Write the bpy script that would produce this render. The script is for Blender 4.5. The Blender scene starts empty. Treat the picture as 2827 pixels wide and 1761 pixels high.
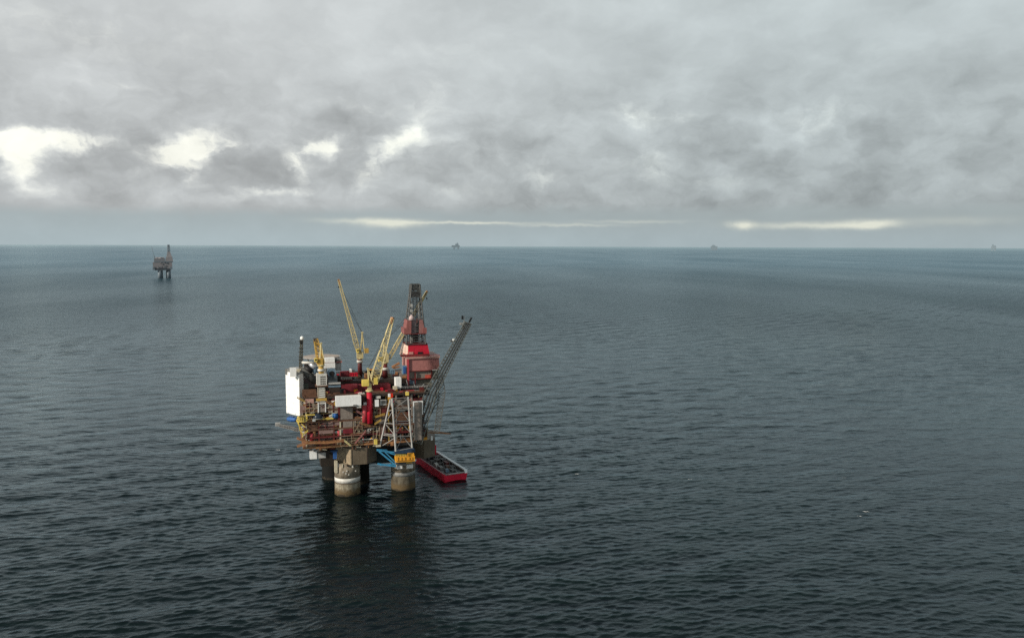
import bpy, math, random
import numpy as np
from mathutils import Vector, Matrix

random.seed(7)
rad = math.radians
scene = bpy.context.scene
COL = scene.collection

# ------------------------------------------------------------------ camera
F = 2200.0                       # focal length in photo pixels (photo 2827 x 1761)
CAM_H = 160.0
PITCH = math.atan((880.5 - 680.0) / F)
ROLL = rad(0.208)
fw = Vector((0, math.cos(PITCH), -math.sin(PITCH)))
rt0 = Vector((1, 0, 0))
up0 = rt0.cross(fw)
rt = rt0 * math.cos(ROLL) + up0 * math.sin(ROLL)
up = -rt0 * math.sin(ROLL) + up0 * math.cos(ROLL)
CAM = Vector((0, 0, CAM_H))

cd = bpy.data.cameras.new('camera')
cam = bpy.data.objects.new('camera', cd)
COL.objects.link(cam)
m = Matrix((rt, up, -fw)).transposed().to_4x4()
m.translation = CAM
cam.matrix_world = m
cd.sensor_width = 36
cd.lens = 36 * F / 2827
cd.clip_start = 1
cd.clip_end = 1.0e6
scene.camera = cam
scene.view_settings.view_transform = 'Standard'
scene.view_settings.look = 'None'
scene.view_settings.exposure = 0
scene.render.engine = 'CYCLES'
scene.cycles.use_denoising = False


def ray(px, py):
    return fw + rt * ((px - 1413.5) / F) + up * ((880.5 - py) / F)


def on_z(px, py, z=0.0):
    d = ray(px, py)
    return CAM + d * ((z - CAM_H) / d.z)


# platform frame: origin at the base of the nearest leg, u to the right along its front, v away from us
TH = rad(17)
UH = Vector((math.cos(TH), math.sin(TH), 0))
VH = Vector((-math.sin(TH), math.cos(TH), 0))
base = on_z(960, 1371)
LEG_R = 8.1
O = base + Vector((base.x, base.y, 0)).normalized() * LEG_R


def K(px, py, v):
    """photo point on the plane 'v metres behind the front leg line' -> (u, z) in the platform frame"""
    d = ray(px, py)
    t = (v - (CAM - O).dot(VH)) / d.dot(VH)
    p = CAM + d * t
    return (p - O).dot(UH), p.z


def P3(zf, x, y, v):
    u, z = K(*zf(x, y), v)
    return Vector((u, v, z))


def zoom(ox, oy, s):
    return lambda x, y: (ox + x / s, oy + y / s)


z0 = zoom(0, 0, 1)
z1 = zoom(740, 740, 4.047)
z2 = zoom(740, 1060, 4.047)
z3 = zoom(770, 900, 7.56)
z4 = zoom(980, 900, 7.56)
z5 = zoom(750, 1060, 7.56)
z6 = zoom(980, 1060, 7.56)
z8 = zoom(900, 750, 5.4)

# ------------------------------------------------------------------ materials
MATS = {}


def paint(name, col, rough=0.55, var=0.35, scale=0.5, streak=0.35, rust=0.25, metal=0.0, dark=0.45):
    """weathered paint: broad tone changes, vertical streaks and rust spots"""
    if name in MATS:
        return MATS[name]
    mt = bpy.data.materials.new(name)
    mt.use_nodes = True
    nt = mt.node_tree
    N, L = nt.nodes, nt.links
    b = N['Principled BSDF']
    tc = N.new('ShaderNodeTexCoord')
    n1 = N.new('ShaderNodeTexNoise'); n1.inputs['Scale'].default_value = scale; n1.inputs['Detail'].default_value = 6
    n1.inputs['Roughness'].default_value = 0.65
    L.new(tc.outputs['Object'], n1.inputs['Vector'])
    mp = N.new('ShaderNodeMapping'); mp.inputs['Scale'].default_value = (1.1, 1.1, 0.08)
    L.new(tc.outputs['Object'], mp.inputs['Vector'])
    n2 = N.new('ShaderNodeTexNoise'); n2.inputs['Scale'].default_value = 1.0; n2.inputs['Detail'].default_value = 5
    L.new(mp.outputs[0], n2.inputs['Vector'])
    r1 = N.new('ShaderNodeMapRange'); r1.inputs[1].default_value = 0.3; r1.inputs[2].default_value = 0.7
    r1.inputs[3].default_value = 1 - var; r1.inputs[4].default_value = 1 + var * 0.4
    L.new(n1.outputs['Fac'], r1.inputs[0])
    r2 = N.new('ShaderNodeMapRange'); r2.inputs[1].default_value = 0.52; r2.inputs[2].default_value = 0.72
    r2.inputs[3].default_value = 0; r2.inputs[4].default_value = streak
    L.new(n2.outputs['Fac'], r2.inputs[0])
    mul = N.new('ShaderNodeVectorMath'); mul.operation = 'SCALE'
    mul.inputs[0].default_value = col
    L.new(r1.outputs[0], mul.inputs['Scale'])
    mx = N.new('ShaderNodeMixRGB'); mx.inputs[2].default_value = (col[0] * dark * .8 + .02, col[1] * dark * .65 + .012, col[2] * dark * .55 + .008, 1)
    L.new(r2.outputs[0], mx.inputs[0]); L.new(mul.outputs[0], mx.inputs[1])
    n3 = N.new('ShaderNodeTexNoise'); n3.inputs['Scale'].default_value = 1.7; n3.inputs['Detail'].default_value = 4
    L.new(tc.outputs['Object'], n3.inputs['Vector'])
    r3 = N.new('ShaderNodeMapRange'); r3.inputs[1].default_value = 0.6; r3.inputs[2].default_value = 0.75
    r3.inputs[3].default_value = 0; r3.inputs[4].default_value = rust
    L.new(n3.outputs['Fac'], r3.inputs[0])
    mx2 = N.new('ShaderNodeMixRGB'); mx2.inputs[2].default_value = (.12, .05, .022, 1)
    L.new(r3.outputs[0], mx2.inputs[0]); L.new(mx.outputs[0], mx2.inputs[1])
    L.new(mx2.outputs[0], b.inputs['Base Color'])
    b.inputs['Roughness'].default_value = rough
    b.inputs['Metallic'].default_value = metal
    b.inputs['Specular IOR Level'].default_value = 0.3
    MATS[name] = mt
    return mt


white = paint('white_paint', (.80, .79, .76), var=.12, streak=.2, rust=.06)
offwhite = paint('offwhite_paint', (.60, .58, .53), var=.25, streak=.35, rust=.12)
cream = paint('cream_paint', (.55, .49, .36), var=.3, rust=.2)
greige = paint('greige_panel', (.24, .20, .17), var=.35, rust=.3)
pinkgrey = paint('pink_grey_panel', (.26, .165, .145), var=.35, rust=.3)
maroon = paint('maroon_paint', (.17, .018, .026), var=.35, rust=.12)
red = paint('red_paint', (.48, .010, .03), var=.25, rust=.08)
pinkred = paint('faded_red_paint', (.37, .15, .135), var=.22, streak=.25, rust=.1)
rosered = paint('rose_red_paint', (.42, .05, .06), var=.3, rust=.1)
darkred = paint('dark_red_paint', (.12, .02, .018), var=.4, rust=.3)
yellow = paint('yellow_paint', (.74, .56, .12), var=.22, rust=.12)
boomyel = paint('pale_yellow_paint', (.54, .45, .23), var=.3, rust=.25)
ochre = paint('ochre_paint', (.50, .31, .07), var=.3, rust=.3)
orange = paint('orange_paint', (.80, .36, .03), var=.25, rust=.15)
rustor = paint('rusty_orange_steel', (.36, .17, .075), var=.45, rust=.4)
rustbr = paint('rusty_brown_steel', (.14, .07, .042), var=.5, rust=.5)
darkbr = paint('dark_brown_steel', (.045, .032, .025), var=.5, rust=.3)
black = paint('black_steel', (.012, .012, .013), var=.3, rust=.1)
dgrey = paint('dark_grey_steel', (.07, .072, .068), var=.4, rust=.15)
mgrey = paint('grey_steel', (.22, .22, .21), var=.4, rust=.15)
lgrey = paint('light_grey_steel', (.42, .41, .39), var=.3, rust=.15)
silver = paint('silver_cladding', (.62, .63, .65), rough=.35, var=.2, metal=.5, rust=.03)
blue = paint('blue_paint', (.03, .11, .32), var=.3, rust=.08)
teal = paint('light_blue_paint', (.05, .26, .44), var=.35, rust=.1)
bluegrey = paint('blue_grey_paint', (.16, .24, .31), var=.35, rust=.1)
brownbox = paint('brown_caisson_paint', (.135, .105, .072), var=.28, streak=.5, rust=.12, scale=.22)
hullred = paint('hull_red_paint', (.64, .014, .045), var=.2, streak=.3, rust=.06)
deckgr = paint('ship_deck_grey', (.16, .15, .15), var=.35, rust=.2)
hazepink = paint('hazy_pink_grey', (.215, .205, .212), var=.12, streak=.1, rust=.0, scale=.08)  # distance haze is mixed into the colours of the hazy paints
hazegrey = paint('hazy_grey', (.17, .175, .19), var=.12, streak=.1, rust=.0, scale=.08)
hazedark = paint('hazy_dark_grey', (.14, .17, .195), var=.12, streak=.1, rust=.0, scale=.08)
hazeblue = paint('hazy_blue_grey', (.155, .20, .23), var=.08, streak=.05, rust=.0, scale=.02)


def concrete(name, zwet_shade, col=(.36, .32, .25)):
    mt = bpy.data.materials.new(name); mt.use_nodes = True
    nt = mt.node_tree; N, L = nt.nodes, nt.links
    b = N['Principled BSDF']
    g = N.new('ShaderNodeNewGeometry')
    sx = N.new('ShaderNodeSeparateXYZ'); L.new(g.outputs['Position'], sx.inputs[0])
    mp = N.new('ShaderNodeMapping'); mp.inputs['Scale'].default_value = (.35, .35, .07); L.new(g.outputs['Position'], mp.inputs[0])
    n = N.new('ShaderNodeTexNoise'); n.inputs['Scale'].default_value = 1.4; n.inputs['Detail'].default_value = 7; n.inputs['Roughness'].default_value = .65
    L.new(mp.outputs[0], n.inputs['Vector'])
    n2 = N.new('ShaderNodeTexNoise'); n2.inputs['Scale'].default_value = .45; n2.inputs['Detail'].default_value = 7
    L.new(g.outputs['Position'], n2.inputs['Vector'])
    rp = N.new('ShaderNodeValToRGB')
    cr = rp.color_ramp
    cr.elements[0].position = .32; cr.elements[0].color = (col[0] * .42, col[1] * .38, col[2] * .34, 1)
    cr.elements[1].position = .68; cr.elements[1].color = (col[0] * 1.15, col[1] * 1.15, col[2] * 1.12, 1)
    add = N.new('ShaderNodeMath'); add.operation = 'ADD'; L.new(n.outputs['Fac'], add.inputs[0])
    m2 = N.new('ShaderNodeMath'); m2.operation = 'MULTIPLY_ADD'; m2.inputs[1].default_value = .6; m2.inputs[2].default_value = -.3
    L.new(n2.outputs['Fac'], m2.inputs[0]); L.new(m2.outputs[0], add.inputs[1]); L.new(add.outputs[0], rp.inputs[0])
    # algae and wet zone at the waterline, painted shade on the rear legs, tar-brown above the band
    def zone(a, bb, colr, prev):
        zz = N.new('ShaderNodeMath'); zz.operation = 'MULTIPLY_ADD'; zz.inputs[1].default_value = 5.0
        L.new(n2.outputs['Fac'], zz.inputs[0]); L.new(sx.outputs['Z'], zz.inputs[2])
        mr = N.new('ShaderNodeMapRange'); mr.inputs[1].default_value = a + 2.5; mr.inputs[2].default_value = bb + 2.5
        L.new(zz.outputs[0], mr.inputs[0])
        mx = N.new('ShaderNodeMixRGB'); mx.inputs[2].default_value = colr
        L.new(mr.outputs[0], mx.inputs[0]); L.new(prev, mx.inputs[1])
        return mx.outputs[0]
    c = zone(zwet_shade + 2.2, zwet_shade - .6, (.10, .07, .035, 1) if zwet_shade < 10 else (.006, .006, .005, 1), rp.outputs[0])
    c = zone(1.6, .3, (.03, .024, .016, 1), c)
    L.new(c, b.inputs['Base Color'])
    b.inputs['Roughness'].default_value = .8
    b.inputs['Specular IOR Level'].default_value = .2
    return mt


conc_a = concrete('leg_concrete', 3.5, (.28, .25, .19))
conc_b = concrete('leg_concrete_part_shaded', 4.0, (.115, .10, .075))  # darker colour carries the shadow of platform and near leg
conc_c = concrete('leg_concrete_shaded', 18.0, (.012, .011, .010))  # deck shade painted as near black, high up the leg
conc_top = concrete('leg_concrete_weathered', -20, (.26, .22, .17))


# ------------------------------------------------------------------ mesh builder
ORG = {}


class MB:
    def __init__(s):
        s.v = []; s.f = []

    def quadbox(s, pts):            # 8 points: 4 bottom, 4 top
        n = len(s.v); s.v += [Vector(p) for p in pts]
        for f in ((3, 2, 1, 0), (4, 5, 6, 7), (0, 1, 5, 4), (1, 2, 6, 5), (2, 3, 7, 6), (3, 0, 4, 7)):
            s.f.append(tuple(n + i for i in f))
        return s

    def box(s, u0, u1, v0, v1, a, b):
        u0, u1 = min(u0, u1), max(u0, u1); v0, v1 = min(v0, v1), max(v0, v1); a, b = min(a, b), max(a, b)
        return s.quadbox([(u0, v0, a), (u1, v0, a), (u1, v1, a), (u0, v1, a), (u0, v0, b), (u1, v0, b), (u1, v1, b), (u0, v1, b)])

    def prism(s, poly, a, b):
        n = len(s.v); k = len(poly)
        s.v += [Vector((p[0], p[1], a)) for p in poly] + [Vector((p[0], p[1], b)) for p in poly]
        s.f.append(tuple(n + i for i in reversed(range(k)))); s.f.append(tuple(n + k + i for i in range(k)))
        for i in range(k):
            j = (i + 1) % k
            s.f.append((n + i, n + j, n + k + j, n + k + i))
        return s

    def bar(s, p, q, w=.4, h=None):
        p, q = Vector(p), Vector(q); h = h or w
        d = (q - p)
        if d.length < 1e-4: return s
        d.normalize()
        a = d.cross(Vector((0, 0, 1)))
        if a.length < 1e-3: a = Vector((1, 0, 0))
        a.normalize(); b = d.cross(a)
        a *= w / 2; b *= h / 2
        return s.quadbox([p - a - b, p + a - b, p + a + b, p - a + b, q - a - b, q + a - b, q + a + b, q - a + b])

    def cyl(s, p, q, r0, r1=None, n=12, cap=True):
        p, q = Vector(p), Vector(q); r1 = r0 if r1 is None else r1
        d = (q - p).normalized()
        a = d.cross(Vector((0, 0, 1)))
        if a.length < 1e-3: a = Vector((1, 0, 0))
        a.normalize(); b = d.cross(a)
        k = len(s.v)
        for c, r in ((p, r0), (q, r1)):
            for i in range(n):
                t = 2 * math.pi * i / n
                s.v.append(c + a * (r * math.cos(t)) + b * (r * math.sin(t)))
        for i in range(n):
            j = (i + 1) % n
            s.f.append((k + i, k + n + i, k + n + j, k + j))
        if cap:
            s.f.append(tuple(k + i for i in range(n))); s.f.append(tuple(k + n + i for i in reversed(range(n))))
        return s

    def lathe(s, c, prof, n=16):
        k = len(s.v); c = Vector(c)
        for r, z in prof:
            for i in range(n):
                t = 2 * math.pi * i / n
                s.v.append(c + Vector((r * math.cos(t), r * math.sin(t), z)))
        for j in range(len(prof) - 1):
            for i in range(n):
                a = k + j * n + i; b = k + j * n + (i + 1) % n
                s.f.append((a, b, b + n, a + n))
        s.f.append(tuple(k + i for i in reversed(range(n))))
        s.f.append(tuple(k + (len(prof) - 1) * n + i for i in range(n)))
        return s

    def rail(s, pts, h=1.2, step=2.2, w=.16):
        for p, q in zip(pts, pts[1:]):
            p, q = Vector(p), Vector(q)
            k = max(1, int((q - p).length / step))
            for f in (h, h * .55):
                s.bar(p + Vector((0, 0, f)), q + Vector((0, 0, f)), w)
            for i in range(k + 1):
                c = p.lerp(q, i / k)
                s.bar(c, c + Vector((0, 0, h)), w)
        return s

    def lattice(s, A, B, n, wl=.5, wb=.28, cross=False, geo=1.0):
        """truss between the corner lists A and B with n bays"""
        A = [Vector(p) for p in A]; B = [Vector(p) for p in B]; k = len(A)
        ts = [0.0]
        for i in range(n): ts.append(ts[-1] + geo ** i)
        ts = [t / ts[-1] for t in ts]
        for a, b in zip(A, B): s.bar(a, b, wl)
        for i in range(n + 1):
            ring = [A[j].lerp(B[j], ts[i]) for j in range(k)]
            if i: 
                for j in range(k):
                    s.bar(prev[j], ring[(j + 1) % k], wb) if (i + j) % 2 or cross else None
                    s.bar(prev[(j + 1) % k], ring[j], wb) if (i + j) % 2 == 0 or cross else None
            for j in range(k): s.bar(ring[j], ring[(j + 1) % k], wb)
            prev = ring
        return s

    def build(s, name, mat, parent=None, smooth=False, loc=None):
        me = bpy.data.meshes.new(name)
        o0 = ORG.get(parent.name, Vector()) if parent else (Vector(loc) if loc else Vector())
        me.from_pydata([tuple(p - o0) for p in s.v], [], s.f)
        me.materials.append(mat)
        if smooth:
            for p in me.polygons: p.use_smooth = len(p.vertices) == 4
        me.update()
        o = bpy.data.objects.new(name, me)
        COL.objects.link(o)
        if parent:
            o.parent = parent
            ORG[o.name] = o0
        return o


def thing(name, label, cat, org=(0, 0, 0), group=None):
    """Empty in the platform frame at org=(u,v,z)"""
    o = bpy.data.objects.new(name, None); COL.objects.link(o)
    org = Vector(org)
    w = O + UH * org.x + VH * org.y
    o.location = (w.x, w.y, org.z); o.rotation_euler = (0, 0, TH)
    ORG[o.name] = org
    o['label'] = label; o['category'] = cat
    if group: o['group'] = group
    o.empty_display_size = 2
    return o


def wthing(name, label, cat, loc, rz, group=None):
    o = bpy.data.objects.new(name, None); COL.objects.link(o)
    o.location = loc; o.rotation_euler = (0, 0, rz); ORG[o.name] = Vector()
    o['label'] = label; o['category'] = cat
    if group: o['group'] = group
    return o


def rect(zf, x0, y0, x1, y1, v):
    ym, xm = (y0 + y1) / 2, (x0 + x1) / 2
    u0 = K(*zf(x0, ym), v)[0]; u1 = K(*zf(x1, ym), v)[0]
    b = K(*zf(xm, y0), v)[1]; a = K(*zf(xm, y1), v)[1]
    return u0, u1, a, b


def fb(zf, x0, y0, x1, y1, v, d, mb=None):
    mb = mb or MB()
    u0, u1, a, b = rect(zf, x0, y0, x1, y1, v)
    return mb.box(u0, u1, v, v + d, a, b)


def ctr(zf, x, y, v):
    u, z = K(*zf(x, y), v)
    return Vector((u, v, z))


# ================================================================== OIL PLATFORM
plat = thing('oil_platform', 'large rusty red and brown oil platform standing on concrete legs in the foreground sea', 'oil platform', (0, 0, 0))

# ---- legs
def leg(u, v, r, ztop, mat, band=None, taper=1.0, cap=None):
    prof = [(r * 1.03, -6), (r * 1.02, 0), (r, 8), (r * taper, ztop)]
    l = MB().lathe((u, v, 0), prof, 40).build('leg', mat, plat, True)
    if band:
        MB().lathe((u, v, 0), [(r + .1, band[0]), (r + .1, band[1])], 40).build('painted_band', band[2], l, True)
    if cap:
        MB().lathe((u, v, 0), [(r + .06, cap[0]), (r + .06, cap[1])], 40).build('weathered_collar', conc_top, l, True)
    return l


zA = K(960, 1281, -LEG_R)[1]
bA0, bA1 = K(962, 1334, -LEG_R)[1], K(962, 1321.5, -LEG_R)[1]
lA = leg(0, 0, LEG_R, zA, conc_a, (bA0, bA1, offwhite), cap=(bA1 + .05, zA - .05))
pB = on_z(1119, 1356) - O
uB, vB = pB.dot(UH), pB.dot(VH) + LEG_R
zB = K(1119, 1290, vB - LEG_R)[1]
bB0, bB1 = K(1119, 1316, vB - LEG_R)[1], K(1119, 1305, vB - LEG_R)[1]
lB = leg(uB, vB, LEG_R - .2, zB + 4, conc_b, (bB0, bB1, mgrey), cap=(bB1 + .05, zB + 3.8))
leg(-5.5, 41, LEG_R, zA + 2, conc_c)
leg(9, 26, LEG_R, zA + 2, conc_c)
# clutter of platforms and lamps round the tops of the two front legs
for i in range(7):
    t = rad(200 + i * 22)
    c = Vector((LEG_R * 1.04 * math.cos(t), LEG_R * 1.04 * math.sin(t), zA - 1.5))
    w_ = random.uniform(.25, .6)
    MB().box(c.x - w_, c.x + w_, c.y - .5, c.y + .5, zA - 1.2 - random.random() * 1.5, zA + random.random() * 1.2).build('leg_top_fitting', (offwhite, mgrey, cream, darkbr)[i % 4], lA)
for sx, sy in ((840, 985), (870, 1000), (880, 970), (980, 975), (900, 1010)):
    c = ctr(z2, sx, sy, -LEG_R)
    if abs(c.x) < 8:
        yy = -math.sqrt(max(.1, (LEG_R + .3) ** 2 - c.x ** 2))
        MB().box(c.x - .35, c.x + .35, yy - .3, yy + .5, c.z - .3, c.z + .4).build('leg_side_fitting', offwhite, lA)
fb(z2, 1440, 905, 1500, 945, vB - LEG_R - 1.2, 2).build('leg_top_fitting', white, lB)
fb(z2, 1550, 900, 1620, 940, vB - LEG_R - 1.2, 2).build('leg_top_fitting', white, lB)

c0_, c1_ = P3(z0, 927, 1303, -LEG_R * .5), P3(z0, 927, 1270, -LEG_R * .5)
MB().box(c0_.x - .8, c0_.x + 1.0, -LEG_R * .75, -LEG_R * .3, c0_.z, c1_.z).build('access_ladder_cage', cream, lA)
# ---- brown steel caisson between legs and decks
u0, u1, ca, cb = rect(z0, 885, 1236, 1140, 1279, 6)
MB().box(u0, u1, 6, 52, ca, cb).build('caisson', paint('shaded_caisson_paint', (.028, .023, .018)), plat)  # near-black colour holds the deck's shade
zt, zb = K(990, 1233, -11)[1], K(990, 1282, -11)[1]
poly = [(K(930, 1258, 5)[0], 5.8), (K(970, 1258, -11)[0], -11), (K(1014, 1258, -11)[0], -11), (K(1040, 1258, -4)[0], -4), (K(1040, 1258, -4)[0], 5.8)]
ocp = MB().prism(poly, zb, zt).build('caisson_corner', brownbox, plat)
MB().prism([(K(928, 1258, 4)[0], 4.5), (K(968, 1258, -11.3)[0], -11.3), (K(970.5, 1258, -11.3)[0], -11.3), (K(932, 1258, 4)[0], 5.5)], zb, zt - 1.5).build('lit_corner_facet', paint('lit_caisson_paint', (.30, .235, .155), streak=.5), ocp)  # added skin, light painted in: brighter colour on the shadowed left side
uu = K(1014, 1258, -11)[0]
MB().box(uu - .25, uu + .25, -11.25, -10.8, zb, zt).build('corner_rib', darkbr, ocp)
z_a, z_b = K(1170, 1265.5, 8)[1], K(1170, 1216, 8)[1]
poly = [(K(1137, 1240, 12)[0], 12), (K(1171, 1240, 8)[0], 8), (K(1201, 1240, 13)[0], 13), (K(1201, 1240, 34)[0], 34), (K(1137, 1240, 34)[0], 34)]
ocp = MB().prism(poly, z_a, z_b).build('caisson_corner', brownbox, plat)
# arch frame seen under the left deck
fb(z2, 580, 690, 800, 765, 8, 3).build('deck_beam', darkbr, plat)

# ---- decks
LEV = [1227, 1200, 1179, 1158, 1126, 1093]
LX = [838, 846, 842, 826, 836, 838]
RX = [1150, 1172, 1172, 1172, 1174, 1174]
VF, VBK = -12.0, 56.0
ZL = [K(960, y, VF)[1] for y in LEV]
UL = [K(x, y, VF)[0] for x, y in zip(LX, LEV)]
UR = [K(x, y, VF)[0] for x, y in zip(RX, LEV)]
edge_m = [rustor, darkred, rustbr, rustbr, rustbr, darkbr]
for i, z in enumerate(ZL):
    d = MB().box(UL[i], UR[i], VF, VBK, z - .7, z).build('deck', rustbr, plat)
    MB().box(UL[i] - .2, UR[i] + .2, VF - .35, VF - .02, z - 1.0, z + .12).build('deck_edge', edge_m[i], d)
    MB().box(UL[i] - .35, UL[i] - .02, VF, VBK, z - 1.0, z + .12).build('deck_edge', edge_m[i], d)
    rl = MB().rail([(UL[i], VBK, z), (UL[i], VF, z), (UR[i], VF, z), (UR[i], VBK, z)], 1.3, 2.4, .17)
    rl.build('railing', (rustor, rustbr, darkred, rustor, cream, rustbr)[i], d)

# ---- dark cores of the storeys, then panels bay by bay
palette = [(greige, 4), (pinkgrey, 4), (rustbr, 3), (darkbr, 4), (maroon, 1), (darkred, 1)]
wall_choices = [m_ for m_, n_ in palette for _ in range(n_)]
bays = [842, 862, 880, 900, 921, 940, 957, 974, 992, 1012, 1032, 1052, 1073, 1094, 1115, 1137, 1155, 1172]
for i in range(len(ZL) - 1):
    a, b = ZL[i], ZL[i + 1] - .7
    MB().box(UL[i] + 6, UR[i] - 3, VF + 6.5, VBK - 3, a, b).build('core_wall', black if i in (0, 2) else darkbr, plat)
    for x0_, x1_ in zip(bays, bays[1:]):
        if x1_ > RX[i] or x0_ < LX[i] - 4: continue
        if random.random() < .22: continue
        ua, ub = K(x0_, LEV[i], VF)[0], K(x1_, LEV[i], VF)[0]
        hh = random.choice((1, 1, .75, .55))
        vv = VF + random.uniform(2.2, 5.5)
        MB().box(ua + .15, ub - .15, vv, vv + .5, a, a + (b - a) * hh).build('wall_panel', random.choice(wall_choices), plat)
    for k in range(5):     # left side
        if random.random() < .2: continue
        vv = VF + 4 + k * 12.5
        MB().box(UL[i] + 2, UL[i] + 2.5, vv, vv + 10.5, a, a + (b - a) * random.choice((1, .7))).build('wall_panel', random.choice(wall_choices), plat)
# the plainly visible panels
for zf, r, v, d, mt in [
    (z5, (985, 920, 1290, 1032), -12.35, 1, pinkgrey), (z5, (985, 800, 1290, 880), -12.35, 1, pinkgrey), (z5, (1310, 800, 1410, 860), -12.35, 1, pinkgrey),
    (z5, (1430, 495, 1690, 735), -12.6, 3, greige), (z5, (1385, 480, 1428, 760), -12.7, 1.2, darkred),
    (z5, (1490, 760, 1760, 900), -12.3, 1, greige), (z5, (1490, 905, 1700, 1030), -12.3, 1, maroon), (z5, (590, 470, 720, 600), -12.2, 2, pinkgrey),
    (z5, (1170, 440, 1380, 600), -12.2, 1, greige), (z5, (730, 850, 960, 960), -12.3, 1, rustbr), (z5, (700, 310, 880, 400), -12.6, 2, paint('salmon_paint', (.48, .27, .22))), (z5, (900, 716, 1290, 740), -13.0, .6, yellow),
    (z6, (480, 490, 660, 620), -12.3, 1, darkred), (z6, (440, 690, 640, 830), -12.35, 1, greige), (z6, (500, 900, 640, 1060), -12.25, 1, pinkgrey),
    (z6, (830, 330, 1100, 520), -12.3, 1, greige), (z6, (860, 590, 1080, 760), -12.2, 1, rustbr), (z5, (640, 120, 930, 260), -6, 2, rustbr)]:
    fb(zf, *r, v, d).build('wall_panel', mt, plat)

# maroon bulkhead on the weather deck and the dark machinery behind it
fb(z3, 1310, 1235, 1640, 1460, 2, 6).build('bulkhead', maroon, plat)
fb(z4, -40, 1235, 350, 1380, 4, 8).build('bulkhead', maroon, plat)
fb(z4, 360, 1225, 740, 1370, 4.5, 9).build('bulkhead', maroon, plat)
MB().box(UL[5] + 5, UR[5] - 2, 12, 54, ZL[5], K(1000, 1050, 12)[1]).build('weather_deck_house', darkbr, plat)

# ---- columns
for x, mt, w in [(845, cream, .7), (880, darkred, .9), (921, darkred, 1.0), (939, cream, .9), (974, rustbr, .8), (1050, rustbr, .8), (1073, ochre, .7), (1094, greige, .8), (1137, greige, .9)]:
    u = K(x, 1160, VF)[0]
    top = ZL[5] if x > 900 else ZL[4]
    MB().box(u - w / 2, u + w / 2, VF - .3, VF + .8, ZL[0] - .5, top).build('column', mt, plat)
for k in range(6):
    vv = VF + 6 + 12 * k
    MB().box(max(UL) + .2, max(UL) + 1.0, vv, vv + .8, ZL[0] - .5, ZL[5]).build('column', (darkred, rustbr, ochre)[k % 3], plat)

# ---- pipe runs and small machinery
pm = [cream, rustor, ochre, rustbr, offwhite, pinkred, lgrey, darkred, orange]
for k in range(46):
    i = random.randrange(0, 5)
    a, b = ZL[i], ZL[i + 1]
    u = random.uniform(UL[i] + 1, UR[i] - 14)
    ln = random.choice((3, 5, 7, 12))
    z = a + random.uniform(.5, b - a - .9)
    v = VF + random.uniform(.1, 2.2)
    r = random.choice((.18, .25, .32, .45))
    mb = MB().cyl((u, v, z), (u + ln, v, z), r, n=8)
    if random.random() < .6:
        e = u + ln if random.random() < .5 else u
        mb.cyl((e, v, z), (e, v, a if random.random() < .5 else b), r, n=8)
    mb.build('pipe', random.choice(pm), plat)
eqm = [cream, rustor, offwhite, pinkred, greige, black, black, darkbr, rustbr, mgrey, ochre, rosered, darkred, white, orange, lgrey]
for k in range(96):
    i = random.randrange(0, 5)
    a = ZL[i]
    u = random.uniform(UL[i] + .5, UR[i] - 3)
    w, h = random.uniform(.9, 3.2), random.uniform(.9, min(4.2, ZL[i + 1] - a - 1))
    v = VF + random.uniform(.2, 2.5)
    MB().box(u, u + w, v, v + random.uniform(1, 3), a, a + h).build('machine_skid', random.choice(eqm), plat)
for k in range(40):
    i = random.randrange(0, 5)
    v = random.uniform(VF + 1, VBK - 5); u = UL[i] + random.uniform(.2, 1.5)
    w, h = random.uniform(.9, 3.5), random.uniform(.9, 3.5)
    MB().box(u, u + 2, v, v + w, ZL[i], ZL[i] + h).build('side_machine', random.choice(eqm), plat)
for nm, n_, ws, hs in (('valve', 90, (.5, 1.1), (.5, 1.4)), ('cabinet', 60, (.8, 1.6), (1.5, 3.0)), ('cable_tray', 50, (4, 11), (.25, .5)), ('vertical_pipe', 70, (.3, .6), (3, 6)), ('floodlight', 50, (.4, .6), (.4, .6))):
    for k in range(n_):
        i = random.randrange(0, 5)
        a, b = ZL[i], ZL[i + 1]
        w, h = random.uniform(*ws), random.uniform(*hs)
        u = random.uniform(UL[i] + .3, UR[i] - w - .5)
        v = VF + random.uniform(-.3, 2.8)
        z_ = a if nm in ('cabinet', 'vertical_pipe') else random.uniform(a + .2, max(a + .3, b - h - .4))
        MB().box(u, u + w, v, v + min(w, 1.2), z_, min(z_ + h, b - .72)).build(nm, white if nm == 'floodlight' else random.choice(eqm + [darkbr, black, rustbr, rustor, pinkgrey]), plat)
for k in range(70):      # things hung under and in front of the lowest deck edge
    u = random.uniform(UL[0] + 1, UR[0] - 12); v = random.uniform(VF - .4, VF + 6)
    if random.random() < .5:
        l_ = random.uniform(1, 5); zt2 = ZL[0] - random.uniform(.8, 2.6)
        MB().cyl((u, v, zt2), (u + l_, v + random.uniform(-1, 1), zt2 - random.uniform(-.4, .8)), random.uniform(.15, .4), n=7).build('hanging_pipe', random.choice([rustor, rustbr, darkbr, cream, darkred]), plat)
    else:
        h = random.uniform(.6, 2.8)
        MB().box(u, u + random.uniform(.3, 2.2), v, v + 1, ZL[0] - .75 - h, ZL[0] - .75).build('hanging_fitting', random.choice([rustbr, darkbr, darkbr, greige, rustor, black]), plat)
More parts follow.
